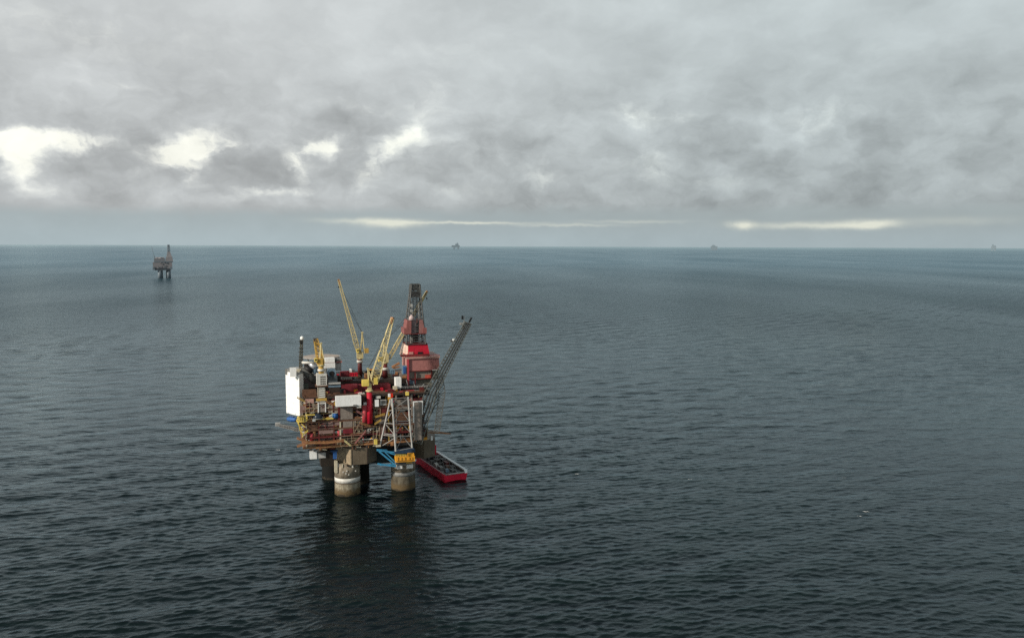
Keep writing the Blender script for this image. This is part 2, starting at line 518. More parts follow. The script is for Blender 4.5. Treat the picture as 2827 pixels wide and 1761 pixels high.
for (xa, xb, ya, yb) in [(843, 878, 1112, 1156), (976, 1000, 1150, 1195), (1032, 1050, 1100, 1150), (1030, 1049, 1170, 1226), (940, 1000, 1200, 1228)]:
    mb = MB(); ua, za = K(xa, ya, VF - .6); ub, zb2 = K(xb, yb, VF - .6)
    n_ = max(2, int((ub - ua) / 2))
    for i in range(n_ + 1):
        x = ua + (ub - ua) * i / n_
        mb.bar((x, VF - .6, zb2), (x, VF - .6, za - random.random() * 3), .17)
    for j in range(5):
        z_ = zb2 + (za - zb2) * j / 4.6
        mb.bar((ua, VF - .6, z_), (ub, VF - .6, z_), .15)
    mb.bar((ua, VF - .6, zb2), (ub, VF - .6, za - 2), .15)
    mb.build('scaffolding', paint('scaffold_tan', (.42, .33, .22)), plat)
for k in range(80):
    i = random.choice((2, 3, 4, 4))
    a, b = ZL[i], ZL[i + 1]
    ua, ub = K(838, LEV[i], VF)[0], K(936, LEV[i], VF)[0]
    u = random.uniform(ua, ub - 2); z_ = random.uniform(a + .3, b - 1.2); v = VF - random.uniform(-.6, .8)
    r = random.uniform(.14, .38)
    mb = MB().cyl((u, v, z_), (u + random.uniform(.8, 3.5), v, z_ + random.choice((0, 0, 0, .9, -.6))), r, n=7)
    if k % 3 == 0: mb.cyl((u, v, z_), (u, v, min(b - .8, z_ + random.uniform(.8, 3))), r, n=7)
    mb.build('pipe_spool', random.choice([cream, rustor, rustbr, pinkgrey, ochre, darkbr, offwhite, darkred, black]), plat)
# weather deck litter
for k in range(90):
    v = random.uniform(-11, 44)
    u = random.uniform(UL[5] + 2, UR[5] - 2)
    zb_ = ZL[5] if v < 12 else K(1000, 1050, 12)[1]
    w, h, d = random.uniform(.8, 4), random.uniform(.8, 3.2), random.uniform(.8, 3.5)
    if random.random() < .3:
        MB().cyl((u, v, zb_ + .6), (u + w * 2, v, zb_ + .6), random.uniform(.3, .6), n=8).build('deck_pipe', random.choice([red, maroon, rosered, cream, lgrey, rustor]), plat)
    else:
        MB().box(u, u + w, v, v + d, zb_, zb_ + h).build('deck_machine', random.choice(eqm + [red, maroon, rosered, darkred]), plat)
# vertical vessels
for x, y0_, y1_, mt, r in [(1008, 1120, 1156, red, 0), (936, 1188, 1205, rosered, 1.2), (860, 1195, 1216, rosered, 1.3), (868, 1190, 1212, rustor, .9)]:
    if r:
        p, q = P3(z0, x, y1_, VF + 1), P3(z0, x, y0_, VF + 1)
        MB().cyl((p.x, p.y, p.z), (p.x, p.y, q.z), r, n=14).build('vessel', mt, plat, True)
# red drums in front of the crane column
u, zt_ = K(1006.5, 1119, VF - .6); _, zb_ = K(1006.5, 1165, VF - .6)
MB().cyl((u, VF - .6, zb_), (u, VF - .6, zt_), 1.6, n=18).build('riser_casing', rosered, plat, True)
# tall panel with a white frame at the right end
u0, u1, a, b = rect(z6, 1235, 375, 1400, 800, -13)
pn = MB().box(u0, u1, -13, -8, K(1150, 1215, -13)[1], b).build('end_wall', greige, plat)
MB().box(u0 - .7, u0, -13.2, -12.6, a, b + .7).box(u0, u1, -13.2, -12.6, b, b + .7).box(u1, u1 + .5, -13.2, -12.6, a + 5, b + .7).build('wall_frame', white, pn)
fb(z6, 1190, 900, 1400, 1185, -9, 8).build('end_wall', brownbox, plat)
fb(z6, 1195, 290, 1430, 345, -12, 6).build('roof', darkred, plat)
# doorway frame low at the right
u0, u1, a, b = rect(z6, 1410, 930, 1510, 1160, -4)
pn = MB().box(u0, u1, -4, 0, a, b).build('end_wall', rustbr, plat)
MB().box(u0 - .6, u0, -4.2, -3.6, a, b + .6).box(u0, u1, -4.2, -3.6, b, b + .6).box(u1, u1 + .5, -4.2, -3.6, a, b + .6).build('wall_frame', cream, pn)
fb(z6, 1430, 1110, 1505, 1165, -4.6, 1).build('machine_skid', orange, plat)
fb(z6, 1585, 1090, 1625, 1175, -3, 1.2).build('machine_skid', white, plat)
# upper right gallery below the drilling module
for yy in (1083, 1092, 1072):
    u0, z_ = K(1112, yy, -6); u1, _ = K(1186, yy, -6)
    g = MB().box(u0, u1, -6, 12, z_ - .5, z_).build('gallery', dgrey, plat)
    MB().rail([(u0, -6, z_), (u1, -6, z_)], 1.2, 1.6, .16).build('railing', lgrey, g)
mb = MB()
for k in range(26):
    x = random.uniform(1112, 1186); u, z_ = K(x, random.uniform(1062, 1092), -4)
    mb.bar((u, -4, z_), (u + random.uniform(-4, 4), -4 + random.uniform(0, 4), z_ + random.uniform(-4, 4)), .3)
mb.build('gallery_bracing', lgrey, plat)
# zig-zag stairs and diagonal gangways on the front
def stair(x0_, y0_, x1_, y1_, v, mt, w=.8):
    p, q = P3(z0, x0_, y0_, v), P3(z0, x1_, y1_, v)
    st = MB().bar(p, q, 1.0, .35).build('stairway', mt, plat)
    MB().rail([p - Vector((0, .5, 0)), q - Vector((0, .5, 0))], 1.1, 1.5, .15).build('railing', mt, st)
for a_ in [(985, 1136, 1004, 1147, -13.5, pinkred), (992, 1168, 1022, 1177, -14, rustor), (1036, 1152, 1062, 1144, -13.5, ochre), (980, 1225, 1010, 1190, -13.5, pinkred),
           (950, 1217, 967, 1230, -14.2, paint('cream_yellow', (.72, .62, .30))), (820, 1098, 842, 1110, -13, ochre), (900, 1110, 918, 1118, -13, rustor), (1034, 1172, 1052, 1160, -13.5, ochre),
           (836, 1200, 850, 1190, -13, yellow), (818, 1160, 834, 1190, -13, yellow)]:
    stair(*a_)
# walkway round the lower left corner with two outriggers
mb = MB()
for (xa, ya, xb, yb) in [(851, 1223, 820, 1233), (851, 1222, 820, 1210), (851, 1223, 905, 1222), (905, 1222, 948, 1217)]:
    p, q = P3(z0, xa, ya, -14), P3(z0, xb, yb, -14)
    mb.bar(p, q, 1.1, .9); mb.rail([p, q], 1.2, 2, .2)
mb.build('walkway', rustor, plat)
# yellow basket at the left corner
mb = MB()
c = P3(z5, 640, 720, -14)
for k in range(14):
    t = 2 * math.pi * k / 14; t2 = 2 * math.pi * (k + 1) / 14
    for zz in (-1.4, 0, 1.2):
        mb.bar((c.x + 2.9 * math.cos(t), c.y + 2.9 * math.sin(t), c.z + zz), (c.x + 2.9 * math.cos(t2), c.y + 2.9 * math.sin(t2), c.z + zz), .3)
    mb.bar((c.x + 2.9 * math.cos(t), c.y + 2.9 * math.sin(t), c.z - 1.4), (c.x + 2.9 * math.cos(t), c.y + 2.9 * math.sin(t), c.z + 1.2), .25)
mb.build('balcony', yellow, plat)
fb(z5, 575, 670, 720, 740, -12.5, 2).build('balcony_tank', darkbr, plat)
# lower corner ladders (yellow)
mb = MB()
for xa, ya, xb, yb in [(556, 790, 590, 960), (590, 960, 650, 1040), (640, 1040, 650, 1110), (540, 760, 700, 790), (700, 640, 900, 640), (620, 830, 700, 900), (600, 880, 650, 960)]:
    mb.bar(P3(z5, xa, ya, -13.5), P3(z5, xb, yb, -13.5), .55)
mb.build('ladder', yellow, plat)
# thin boom reaching right
p, q = P3(z2, 1780, 540, 2), P3(z2, 2040, 553, 2)
MB().bar(p, q, .7).bar(p + Vector((0, 0, 2)), q, .25).bar(p + Vector((0, 1, 1)), q, .25).build('outrigger', rustor, plat)

# ================================================================== THINGS ON THE PLATFORM
# ---- accommodation block (white, skewed to the left)
ab = thing('accommodation_block', 'tall windowless white block at the far left end of the near platform', 'accommodation block', (-38, 10, 50))
zb_, zt_ = K(815, 1150, 0)[1], K(815, 1034, 0)[1]
ua = K(826.5, 1090, 0)[0]; uL_ = K(789.5, 1090, 14)[0]; uR_ = K(838, 1090, 3)[0]
sl = zb_
poly = [(ua, 0), (uR_, 3), (uR_ + 4, 30), (uL_ + 3, 30), (uL_, 14)]
zlow = K(792, 1137, 14)[1]
MB().prism(poly, zb_, zt_).build('wall', white, ab)
cx, cy = sum(p[0] for p in poly) / 5, sum(p[1] for p in poly) / 5
MB().prism([(cx + (p[0] - cx) * .97, cy + (p[1] - cy) * .97) for p in poly], zt_ + .003, zt_ + .5).build('roof', lgrey, ab)
pn = fb(z3, 232, 885, 362, 1060, -.6, 3).build('roof_house', white, ab)
fb(z3, 130, 900, 225, 1010, 12, 3).build('roof_machine', mgrey, ab)
fb(z3, 370, 905, 460, 985, 6, 3).build('roof_machine', cream, ab)
MB().rail([(p[0], p[1], zt_ + .5) for p in (poly[4], poly[0], poly[1])], 1.2, 1.6, .15).build('railing', lgrey, ab)
mb = MB()
for k in range(1, 7):     # panel seams on the two visible faces
    z_ = zb_ + (zt_ - zb_) * k / 7
    n_ = (Vector((poly[0][0], poly[0][1], 0)) - Vector((poly[4][0], poly[4][1], 0)))
    off = Vector((n_.y, -n_.x, 0)).normalized() * .03
    mb.bar(Vector((poly[4][0], poly[4][1], z_)) + off, Vector((poly[0][0], poly[0][1], z_)) + off, .1)
mb.build('panel_seam', offwhite, ab)

# ---- pale green side wall with stairs between block and deck
sw = thing('side_module', 'pale cream curved-top side wall behind the tall white block', 'module', (-33, 6, 60))
fb(z3, 425, 1012, 505, 1250, 6, 10).build('wall', cream, sw)
fb(z3, 430, 1250, 490, 1490, 6, 8).build('lower_wall', ochre, sw)

# ---- lattice communications mast
ms = thing('radio_mast', 'slim dark lattice radio mast with white ball on top beside white block', 'mast', tuple(P3(z3, 450, 950, 12)))
p, q = P3(z3, 450, 960, 12), P3(z3, 475, 290, 12)
mb = MB()
w0, w1 = 1.0, .75
mb.lattice([p + Vector((sx * w0, sy * w0, 0)) for sx, sy in ((-1, -1), (1, -1), (1, 1), (-1, 1))], [q + Vector((sx * w1, sy * w1, 0)) for sx, sy in ((-1, -1), (1, -1), (1, 1), (-1, 1))], 11, .3, .22, True)
mb.build('lattice', paint('mast_green_brown', (.10, .085, .05)), ms)
mb = MB()
for y in (320, 460, 540, 640, 700):
    c = P3(z3, 460, y, 12); mb.box(c.x - 1.5, c.x + 1.5, c.y - 1.5, c.y + 1.5, c.z - .2, c.z + .2)
mb.build('platform', dgrey, ms)
c = P3(z3, 483, 250, 12)
MB().lathe(c, [(.3, -1.6), (1.0, -1), (1.3, -.2), (1.1, .7), (.4, 1.2)], 12).build('radome', white, ms, True)
c = P3(z3, 465, 335, 12)
MB().box(c.x - .9, c.x + .9, c.y - .9, c.y + .9, c.z - 1.3, c.z + 1.3).build('antenna_box', black, ms)

# ---- helideck
hd = thing('helideck', 'flat beige helicopter deck edge raised above the white cabins at the back', 'helideck', tuple(P3(z3, 900, 700, 38)))
u0, zt_ = K(838, 990, 30); u1, _ = K(943, 990, 30)
um = (u0 + u1) / 2; R_ = (u1 - u0) / 2
octo = [(um + R_ * 1.02 * math.cos(rad(22.5 + 45 * k)), 44 + R_ * .9 * math.sin(rad(22.5 + 45 * k))) for k in range(8)]
zt_ = K(890, 989, 44 - R_ * .9)[1]
MB().prism(octo, zt_ - 1.0, zt_).build('landing_deck', paint('helideck_beige', (.42, .34, .28)), hd)
mb = MB()
for a_, b_ in zip(octo, octo[1:] + octo[:1]):
    mb.bar((a_[0], a_[1], zt_ - .3), (b_[0], b_[1], zt_ - .3), 1.6, .3)
mb.build('safety_net', lgrey, hd)
mb = MB()
for k in range(8):
    a_ = octo[k]
    mb.bar((a_[0] * .8 + um * .2, a_[1] * .8 + 44 * .2, zt_ - 1), (um + (a_[0] - um) * .4, 44 + (a_[1] - 44) * .4, zt_ - 14), .6)
mb.build('support_leg', mgrey, hd)

# ---- white cabins under the helideck
def cabin(name, label, cat, parts, group=None):
    zf, r, v, d, mt = parts[0][1:]
    u0, u1, a, b = rect(zf, *r, v)
    t = thing(name, label, cat, ((u0 + u1) / 2, v + d / 2, a), group)
    for pname, zf, r, v, d, mt in parts:
        fb(zf, *r, v, d).build(pname, mt, t)
    return t
cabin('white_cabin', 'white two-storey cabin with a pinkish seam under the helideck', 'cabin',
      [('upper_wall', z3, (965, 675, 1165, 760), 24, 6, white), ('lower_wall', z3, (940, 772, 1175, 875), 23.4, 8, white), ('seam', z3, (945, 760, 1170, 772), 23.8, 6, pinkgrey), ('door', z3, (1168, 700, 1200, 760), 25.0, 2, darkbr)])
cabin('grey_cabin', 'pale grey cabin right of the white two-storey cabin with dark roof gear', 'cabin',
      [('wall', z3, (1190, 775, 1302, 930), 26, 8, lgrey), ('roof_gear', z3, (1180, 680, 1300, 730), 27, 3, mgrey), ('roof_slab', z3, (1180, 735, 1320, 765), 25.6, 9, pinkred)])

# ---- exhaust stacks / silver ducts
ex = thing('exhaust_stacks', 'bundle of dark slanting exhaust ducts with silver cladding between mast and ochre crane', 'exhaust duct', tuple(P3(z3, 640, 1150, 4)))
for (xa, ya, xb, yb, r, mt, nm) in [(480, 900, 770, 1150, 2.4, dgrey, 'duct'), (540, 860, 700, 940, 1.8, black, 'duct'), (560, 990, 700, 1140, .9, silver, 'clad_pipe'), (650, 770, 760, 880, 1.6, silver, 'clad_pipe'),
                                (700, 800, 790, 980, 2.0, bluegrey, 'duct'), (480, 760, 760, 770, .8, offwhite, 'header_pipe'), (590, 920, 690, 925, 1.5, cream, 'clad_pipe')]:
    MB().cyl(P3(z3, xa, ya, 6), P3(z3, xb, yb, 4), r, n=12).build(nm, mt, ex, True)
fb(z3, 520, 1090, 780, 1290, 5, 6).build('duct_housing', paint('dark_taupe', (.075, .055, .055)), ex)
fb(z3, 500, 1200, 620, 1330, 4, 4).build('duct_housing', paint('dark_green_grey', (.07, .08, .07)), ex)
fb(z3, 530, 790, 640, 870, 8, 4).build('fan_box', darkbr, ex)

# ---- gas turbine package
tb = thing('turbine_package', 'dark blue-grey turbine package with round grey intake behind the cream stair tower', 'turbine', tuple(P3(z3, 1120, 1190, 6)))
fb(z3, 1035, 1040, 1220, 1190, 7, 8).build('housing', paint('dark_slate', (.06, .075, .085)), tb)
c = P3(z3, 1105, 990, 7)
MB().cyl(c, c + Vector((0, 6, 0)), 2.6, n=20).build('intake', bluegrey, tb, True)
MB().cyl(c - Vector((0, .2, 0)), c, 1.7, n=20).build('intake_mouth', black, tb, True)
fb(z3, 1040, 1245, 1290, 1275, 3, 3).build('base_beam', bluegrey, tb)
fb(z3, 1040, 1190, 1290, 1215, 3.5, 3).build('base_beam', lgrey, tb)
fb(z3, 1060, 1290, 1280, 1440, 2, 3).build('skid', darkbr, tb)

# ---- stair tower (cream) carrying the ochre crane
stw = thing('stair_tower', 'cream stair tower with dark window grid below the ochre crane', 'stair tower', tuple(P3(z3, 895, 1500, -13)))
u0, u1, a, b = rect(z3, 790, 1000, 1000, 1240, -13)
MB().box(u0, u1, -13, -7, a, b).build('head_house', offwhite, stw)
mb = MB()
for i in range(3):
    for j in range(4):
        w_ = (u1 - u0)
        mb.box(u0 + w_ * (.36 + .19 * i), u0 + w_ * (.36 + .19 * i) + w_ * .13, -13.08, -12.9, a + (b - a) * (.08 + .2 * j), a + (b - a) * (.08 + .2 * j) + (b - a) * .13)
mb.build('window_grid', paint('taupe_glass', (.09, .075, .06), rough=.3), stw)
MB().box(u0 - .8, u1 + .8, -13.6, -6.5, a - .7, a - .02).build('landing', rustbr, stw)
u0, u1, a2, b2 = rect(z3, 815, 1255, 970, 1620, -12.6)
sh = MB().box(u0, u1, -12.6, -7.4, a2, a - .7).build('shaft', paint('shaft_grey_cream', (.36, .33, .27)), stw)
mb = MB(); k_ = 0
z_ = a2
while z_ < a - 1.2:
    mb.box(u0 + .9, u1 - .4, -12.9, -12.55, z_, z_ + .35); z_ += 1.35
mb.build('stair_flight', white, sh)
u0, u1, a3, b3 = rect(z5, 962, 385, 1115, 590, -12.6)
MB().box(u0 + .7, u1, -12.4, -8, a3, b3).build('lower_shaft', greige, stw)
MB().box(u0, u0 + .6, -12.8, -12.2, a3, b3).box(u1, u1 + .5, -12.8, -12.2, a3, b3).build('corner_post', white, stw)
fb(z5, 930, 300, 1150, 352, -13.2, 6).build('landing', ochre, stw)


# ---- cranes
def boom(mb, p, q, w0, w1, n, wl, wb):
    p, q = Vector(p), Vector(q); d = (q - p).normalized()
    s_ = d.cross(Vector((0, 1, 0)));  s_.normalize(); t_ = d.cross(s_)
    A = [p + s_ * (sx * w0) + t_ * (sy * w0 * .8) for sx, sy in ((-1, -1), (1, -1), (1, 1), (-1, 1))]
    M_ = p.lerp(q, .12)
    E_ = [M_ + s_ * (sx * w0 * 1.25) + t_ * (sy * w0) for sx, sy in ((-1, -1), (1, -1), (1, 1), (-1, 1))]
    B = [q + s_ * (sx * w1) + t_ * (sy * w1) for sx, sy in ((-1, -1), (1, -1), (1, 1), (-1, 1))]
    mb.lattice(A, E_, max(2, n // 6), wl, wb)
    mb.lattice(E_, B, n, wl, wb)


def crane(label, v, ped, pmats, house, hm, cabr, bp, bt, vt, bw, bm, af=None, cw=None, tipm=rustor, nb=14, collar=None):
    c = ctr(z0, ped[0], ped[2], v)
    t = thing('pedestal_crane', label, 'crane', tuple(c), 'pedestal cranes on the near platform')
    top = ctr(z0, ped[0], ped[1], v)
    pd = MB().cyl((c.x, v, c.z), (c.x, v, top.z), ped[3], n=18).build('pedestal', pmats, t, True)
    MB().lathe((c.x, v, top.z), [(ped[3] * .9, 0), (ped[3] * 1.35, .5), (ped[3] * 1.35, 1.3), (ped[3] * .9, 1.6)], 18).build('slewing_ring', boomyel, t, True)
    if collar:
        ca_, cb_ = K(ped[0], collar[1], v)[1], K(ped[0], collar[0], v)[1]
        MB().lathe((c.x, v, ca_), [(ped[3] * 1.4, 0), (ped[3] * 1.4, cb_ - ca_)], 18).build('collar', offwhite, pd, True)
    for r in house:
        fb(z0, *r, v - 1.8, 3.6).build('machine_house', hm, t)
    for r in cabr:
        u0, u1, a, b = rect(z0, *r, v - 2.6)
        cb2 = MB().box(u0, u1, v - 2.6, v + .8, a, b).build('cab', yellow, t)
        MB().box(u0 + .3, u1 - .3, v - 2.68, v - 2.55, a + (b - a) * .45, b - .3).build('window', yellow if len(cabr) > 1 else black, cb2)
    p, q = ctr(z0, *bp, v - .3), ctr(z0, *bt, vt)
    mb = MB(); boom(mb, p, q, bw[0], bw[1], nb, .42, .26)
    bo = mb.build('boom', bm, t)
    d = (q - p).normalized()
    MB().bar(q - d * 3.5, q + d * .8, bw[1] * 2.6, bw[1] * 2.2).build('boom_tip', tipm, bo)
    if af:
        a1, a2 = ctr(z0, *af[0], v), ctr(z0, *af[1], v)
        mb = MB()
        for sy in (-1.4, 1.4):
            mb.bar(a1 + Vector((-1.3, sy, 0)), a2 + Vector((0, sy * .4, 0)), .55)
            mb.bar(a1 + Vector((1.5, sy, 0)), a2 + Vector((0, sy * .4, 0)), .45)
        for f in (.25, .5, .75): mb.bar(a1.lerp(a2, f) + Vector((-1.3 * (1 - f), 0, 0)), a1.lerp(a2, f) + Vector((1.5 * (1 - f), 0, 0)), .3)
        mb.box(a2.x - .7, a2.x + .7, a2.y - .8, a2.y + .8, a2.z - .5, a2.z + .5)
        mb.build('gantry_frame', boomyel, t)
        MB().bar(a2, q.lerp(p, .06), .2).bar(a2 + Vector((0, .8, 0)), q.lerp(p, .3), .2).build('stay_rope', dgrey, t)
    if cw:
        fb(z0, *cw, v - 1.5, 3).build('counterweight', ochre, t)
    MB().bar(q, q - Vector((0, 0, 4)), .1).box(q.x - .4, q.x + .4, q.y - .4, q.y + .4, q.z - 5, q.z - 4).build('hook', black, bo)
    return t


crane('pale yellow crane with the tallest boom leaning left on a red pedestal', 30, (994, 992, 1040, 1.5), darkred, [(986, 973, 1003, 990)], boomyel, [(985, 964, 991, 974)],
      (989, 970), (935, 774), 30, (1.15, .55), boomyel, ((1000, 975), (1000, 918)), (1005, 962, 1018, 975), collar=(994, 1001), nb=18)
crane('pale yellow crane whose long boom passes behind the derrick to the right', 20, (1063, 1004, 1046, 1.7), darkred, [(1058, 978, 1073, 1000)], boomyel, [(1045, 987, 1057, 998)],
      (1073, 990), (1178, 806), 26, (.95, .5), boomyel, ((1064, 985), (1060, 945)), collar=(1014, 1021), nb=18)
crane('yellow crane on tall red column with two yellow cabs and right-leaning boom', -13, (1021, 1082, 1168, 1.75), red, [(1016, 1060, 1026, 1080)], boomyel, [(1000, 1049, 1019, 1066), (1033, 1044, 1043, 1061)],
      (1032, 1055), (1083, 880), -2, (2.1, .8), boomyel, ((1024, 1062), (1016, 1018)), nb=15)
c1 = crane('short-looking ochre crane on top of the cream stair tower', -10, (887, 1012, 1034, 1.6), ochre, [(879, 990, 892, 1010)], ochre, [(868, 990, 876, 999)],
           (885, 1000), (872, 940), 14, (1.8, 1.2), ochre, ((889, 1000), (886, 948)), nb=7, tipm=darkbr, collar=(1018, 1024))
# solid wear plates on the short crane's boom
p, q = ctr(z0, 886, 1004, -10.2), ctr(z0, 874, 945, 12)
MB().bar(p + Vector((-1.5, -.6, 0)), q + Vector((-1.0, -.6, 0)), .9).bar(p + Vector((1.6, -.6, 0)), q + Vector((1.2, -.6, 0)), .8).build('boom_chord', ochre, c1)

# ---- drilling module below the derrick
VD = 8.0
dm = thing('drilling_module', 'faded red drilling module of big flat panels under the derrick', 'drilling module', tuple(P3(z4, 1350, 1300, VD)))
u0, u1, a, b = rect(z4, 1112, 672, 1755, 930, VD)
DW0, DW1 = u0, u1
MB().box(u0, u1, VD, VD + 24, a, b).build('wall', pinkred, dm)
MB().box(u0 - 1.5, u1 + .4, VD - 1.0, VD + 25, b + .003, b + 1.2).build('roof_deck', paint('pale_rose_paint', (.46, .26, .22)), dm)
MB().rail([(u0 - 1.4, VD + 24, b + 1.2), (u0 - 1.4, VD - .8, b + 1.2), (u1, VD - .8, b + 1.2)], 1.2, 1.8, .16).build('railing', rosered, dm)
us = K(*z4(1612, 800), VD)[0]
MB().box(us, u1 + .1, VD - .3, VD - .01, a - .2, b - 3.2).build('end_panel', paint('dusty_rose_paint', (.36, .15, .13)), dm)
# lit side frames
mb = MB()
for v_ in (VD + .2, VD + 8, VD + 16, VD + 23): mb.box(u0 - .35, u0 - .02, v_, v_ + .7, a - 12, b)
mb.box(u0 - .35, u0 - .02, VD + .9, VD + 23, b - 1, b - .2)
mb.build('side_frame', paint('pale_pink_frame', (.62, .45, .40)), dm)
MB().box(u0 - .9, u0 + .4, VD - .9, VD - .02, a - 13, b).build('corner_post', rosered, dm)
# lower greige panels with red frames
u0b, u1b, a_, b_ = rect(z4, 1120, 940, 1598, 1100, VD + 1)
MB().box(u0b, u1b, VD + 1, VD + 23, a_ + .2, a - .01).build('lower_wall', greige, dm)
fb(z4, 1615, 930, 1740, 1120, VD + 3, 18).build('lower_wall', paint('grey_beige', (.22, .2, .16)), dm)
mb = MB()
fb(z4, 1115, 928, 1610, 945, VD - .3, 1.5, mb); fb(z4, 1115, 1092, 1610, 1112, VD - .1, 1.3, mb)
fb(z4, 1590, 945, 1612, 1130, VD + .2, .9, mb); fb(z4, 1250, 970, 1275, 1300, VD - .4, .8, mb)
mb.build('beam', darkred, dm)
fb(z4, 1465, 1015, 1580, 1090, VD + .6, .6).build('hatch', paint('coral_red', (.55, .09, .06)), dm)
fb(z4, 1285, 1115, 1600, 1300, VD + 2, 14).build('base_wall', paint('grey_olive', (.18, .165, .13)), dm)
fb(z4, 1110, 1130, 1280, 1320, VD + 1, 10).build('base_wall', bluegrey, dm)
fb(z4, 940, 1000, 1105, 1080, VD + 6, 10).build('base_wall', greige, dm)
fb(z4, 1615, 905, 1770, 925, VD - .6, 1).build('cable_tray', offwhite, dm)
# blue-grey machine on left face
fb(z4, 990, 830, 1085, 1000, VD - .5, 3).build('pump_box', bluegrey, dm)
fb(z4, 1010, 850, 1060, 990, VD - 1.0, .5).build('pump_door', blue, dm)
# triangular rust gantry left of it
mb = MB()
mb.bar(P3(z4, 770, 860, VD + 8), P3(z4, 930, 770, VD + 8), 1.4); mb.bar(P3(z4, 800, 880, VD + 8), P3(z4, 930, 850, VD + 8), .9)
mb.build('loading_ramp', rustor, dm)

wb_ = cabin('white_cabin', 'plain white box cabin standing below the left corner of the red drilling module', 'cabin', [('wall', z4, (850, 1085, 968, 1305), 0, 6, white), ('dark_opening', z4, (970, 1200, 1050, 1310), 1.5, 4, black)])

# ---- red drill floor house
df = thing('drill_floor_house', 'bright red drill floor house with dark doorway at the foot of the derrick', 'drill floor', tuple(P3(z4, 1310, 620, VD + 4)))
u0, u1, a, b = rect(z4, 1112, 385, 1518, 632, VD + 4)
zbase = K(*z4(1300, 640), VD)[1] + 1.2
zb_ = a
# slightly flared body
w_ = (u1 - u0); vv0, vv1 = VD + 4, VD + 19
MB().quadbox([(u0, vv0 - .6, zb_), (u1 + 1.4, vv0 - .6, zb_), (u1 + 1.4, vv1, zb_), (u0 - 3.2, vv1, zb_), (u0 + .2, vv0, b), (u1, vv0, b), (u1, vv1 - 2, b), (u0 - 1.2, vv1 - 2, b)]).build('wall', red, df)
MB().quadbox([(u0 - .4, vv0 + 1.6, zb_), (u0 - .2, vv0 + .4, zb_), (u0 - .05, vv0 + .4, b), (u0 - .25, vv0 + 1.6, b), (u0 - 3.6, vv1, zb_), (u0 - 3.4, vv1 + .3, zb_), (u0 - 1.5, vv1 - 2, b), (u0 - 1.7, vv1 - 2.2, b)]).build('lit_side_skin', paint('sunlit_cream', (.70, .52, .42)), df)  # pale skin: sunlight on the left face put into its colour
fb(z4, 1312, 540, 1410, 630, vv0 - .75, .4).build('doorway', black, df)
fb(z4, 1120, 540, 1215, 625, vv0 - .8, .6).build('side_panel', paint('pale_red_panel', (.55, .25, .22)), df)
fb(z4, 1060, 362, 1510, 388, vv0 - .3, 14).build('top_deck', darkred, df)
fb(z4, 960, 595, 1560, 632, VD + 1, 3).build('skid_beam', darkred, df)

# ---- derrick
dk = thing('drilling_derrick', 'tall dark lattice drilling derrick with red windbreak panels and grey crown', 'derrick', tuple(P3(z4, 1290, 380, VD + 10)))
vc = VD + 10
B0, B1 = K(1121, 950, vc - 6)[0], K(1175, 950, vc - 6)[0]
T0, T1 = K(1134.5, 800, vc - 2.5)[0], K(1160.5, 800, vc - 2.5)[0]
zb_, zt_ = K(1148, 950, vc - 6)[1], K(1148, 806, vc - 3)[1]
half_b, half_t = (B1 - B0) / 2, (T1 - T0) / 2
uc = (B0 + B1) / 2; uct = (T0 + T1) / 2
Acor = [Vector((uc + sx * half_b, vc + sy * half_b, zb_)) for sx, sy in ((-1, -1), (1, -1), (1, 1), (-1, 1))]
Bcor = [Vector((uct + sx * half_t, vc + sy * half_t, zt_)) for sx, sy in ((-1, -1), (1, -1), (1, 1), (-1, 1))]
mb = MB()
mb.lattice(Acor, Bcor, 10, .62, .27, True)
mb.build('lattice_tower', paint('derrick_grey', (.095, .097, .095)), dk)
# crown
c0 = K(1148, 785, vc - 3)[1]
MB().lathe((0, 0, 0), [(LEG_R + .14, bA0 - .7), (LEG_R + .14, bA0 - .1)], 40).build('dark_ring', brownbox, lA, True)  # narrow dark ring just below the band of the near leg
cr = MB().lattice(Bcor, [p + Vector(((uct - p.x) * .12, (vc - p.y) * .12, c0 - zt_)) for p in Bcor], 2, .8, .4, True).build('crown_frame', dgrey, dk)
MB().box(uct - half_t * .75, uct + half_t * .75, vc - half_t * .7, vc + half_t * .7, zt_ + .8, c0 - .9).build('crown_block', mgrey, dk)
MB().box(uct - half_t, uct + half_t, vc - half_t, vc + half_t, c0 - .55, c0 - .1).build('crown_deck', dgrey, dk)
MB().box(uct - half_t * 1.1, uct + half_t * 1.1, vc - half_t * 1.1, vc + half_t * 1.1, zt_ - 3.6, zt_ - .6).build('crown_platform', paint('charcoal', (.035, .033, .032)), dk)
# guide rails and pipe stands
mb = MB()
for du, w__ in ((-1.2, .35), (.9, .5), (2.0, .3), (-2.4, .3)):
    mb.bar((uc + du, vc - 1, zb_), (uct + du * .7, vc - 1, zt_), w__)
mb.build('guide_rail', black, dk)
mb = MB()
for du in (-3.2, -2.8, -2.0, 3.0, 3.4):
    mb.bar((uc + du, vc - 2.5, zb_), (uc + du * .8, vc - 2.5, zb_ + 27), .3)
mb.build('drill_pipe_stand', offwhite, dk)
MB().box(uc - 2.8, uc + 2.8, vc - 1, vc + 4, zb_, zb_ + 5.6).build('driller_block', darkbr, dk)
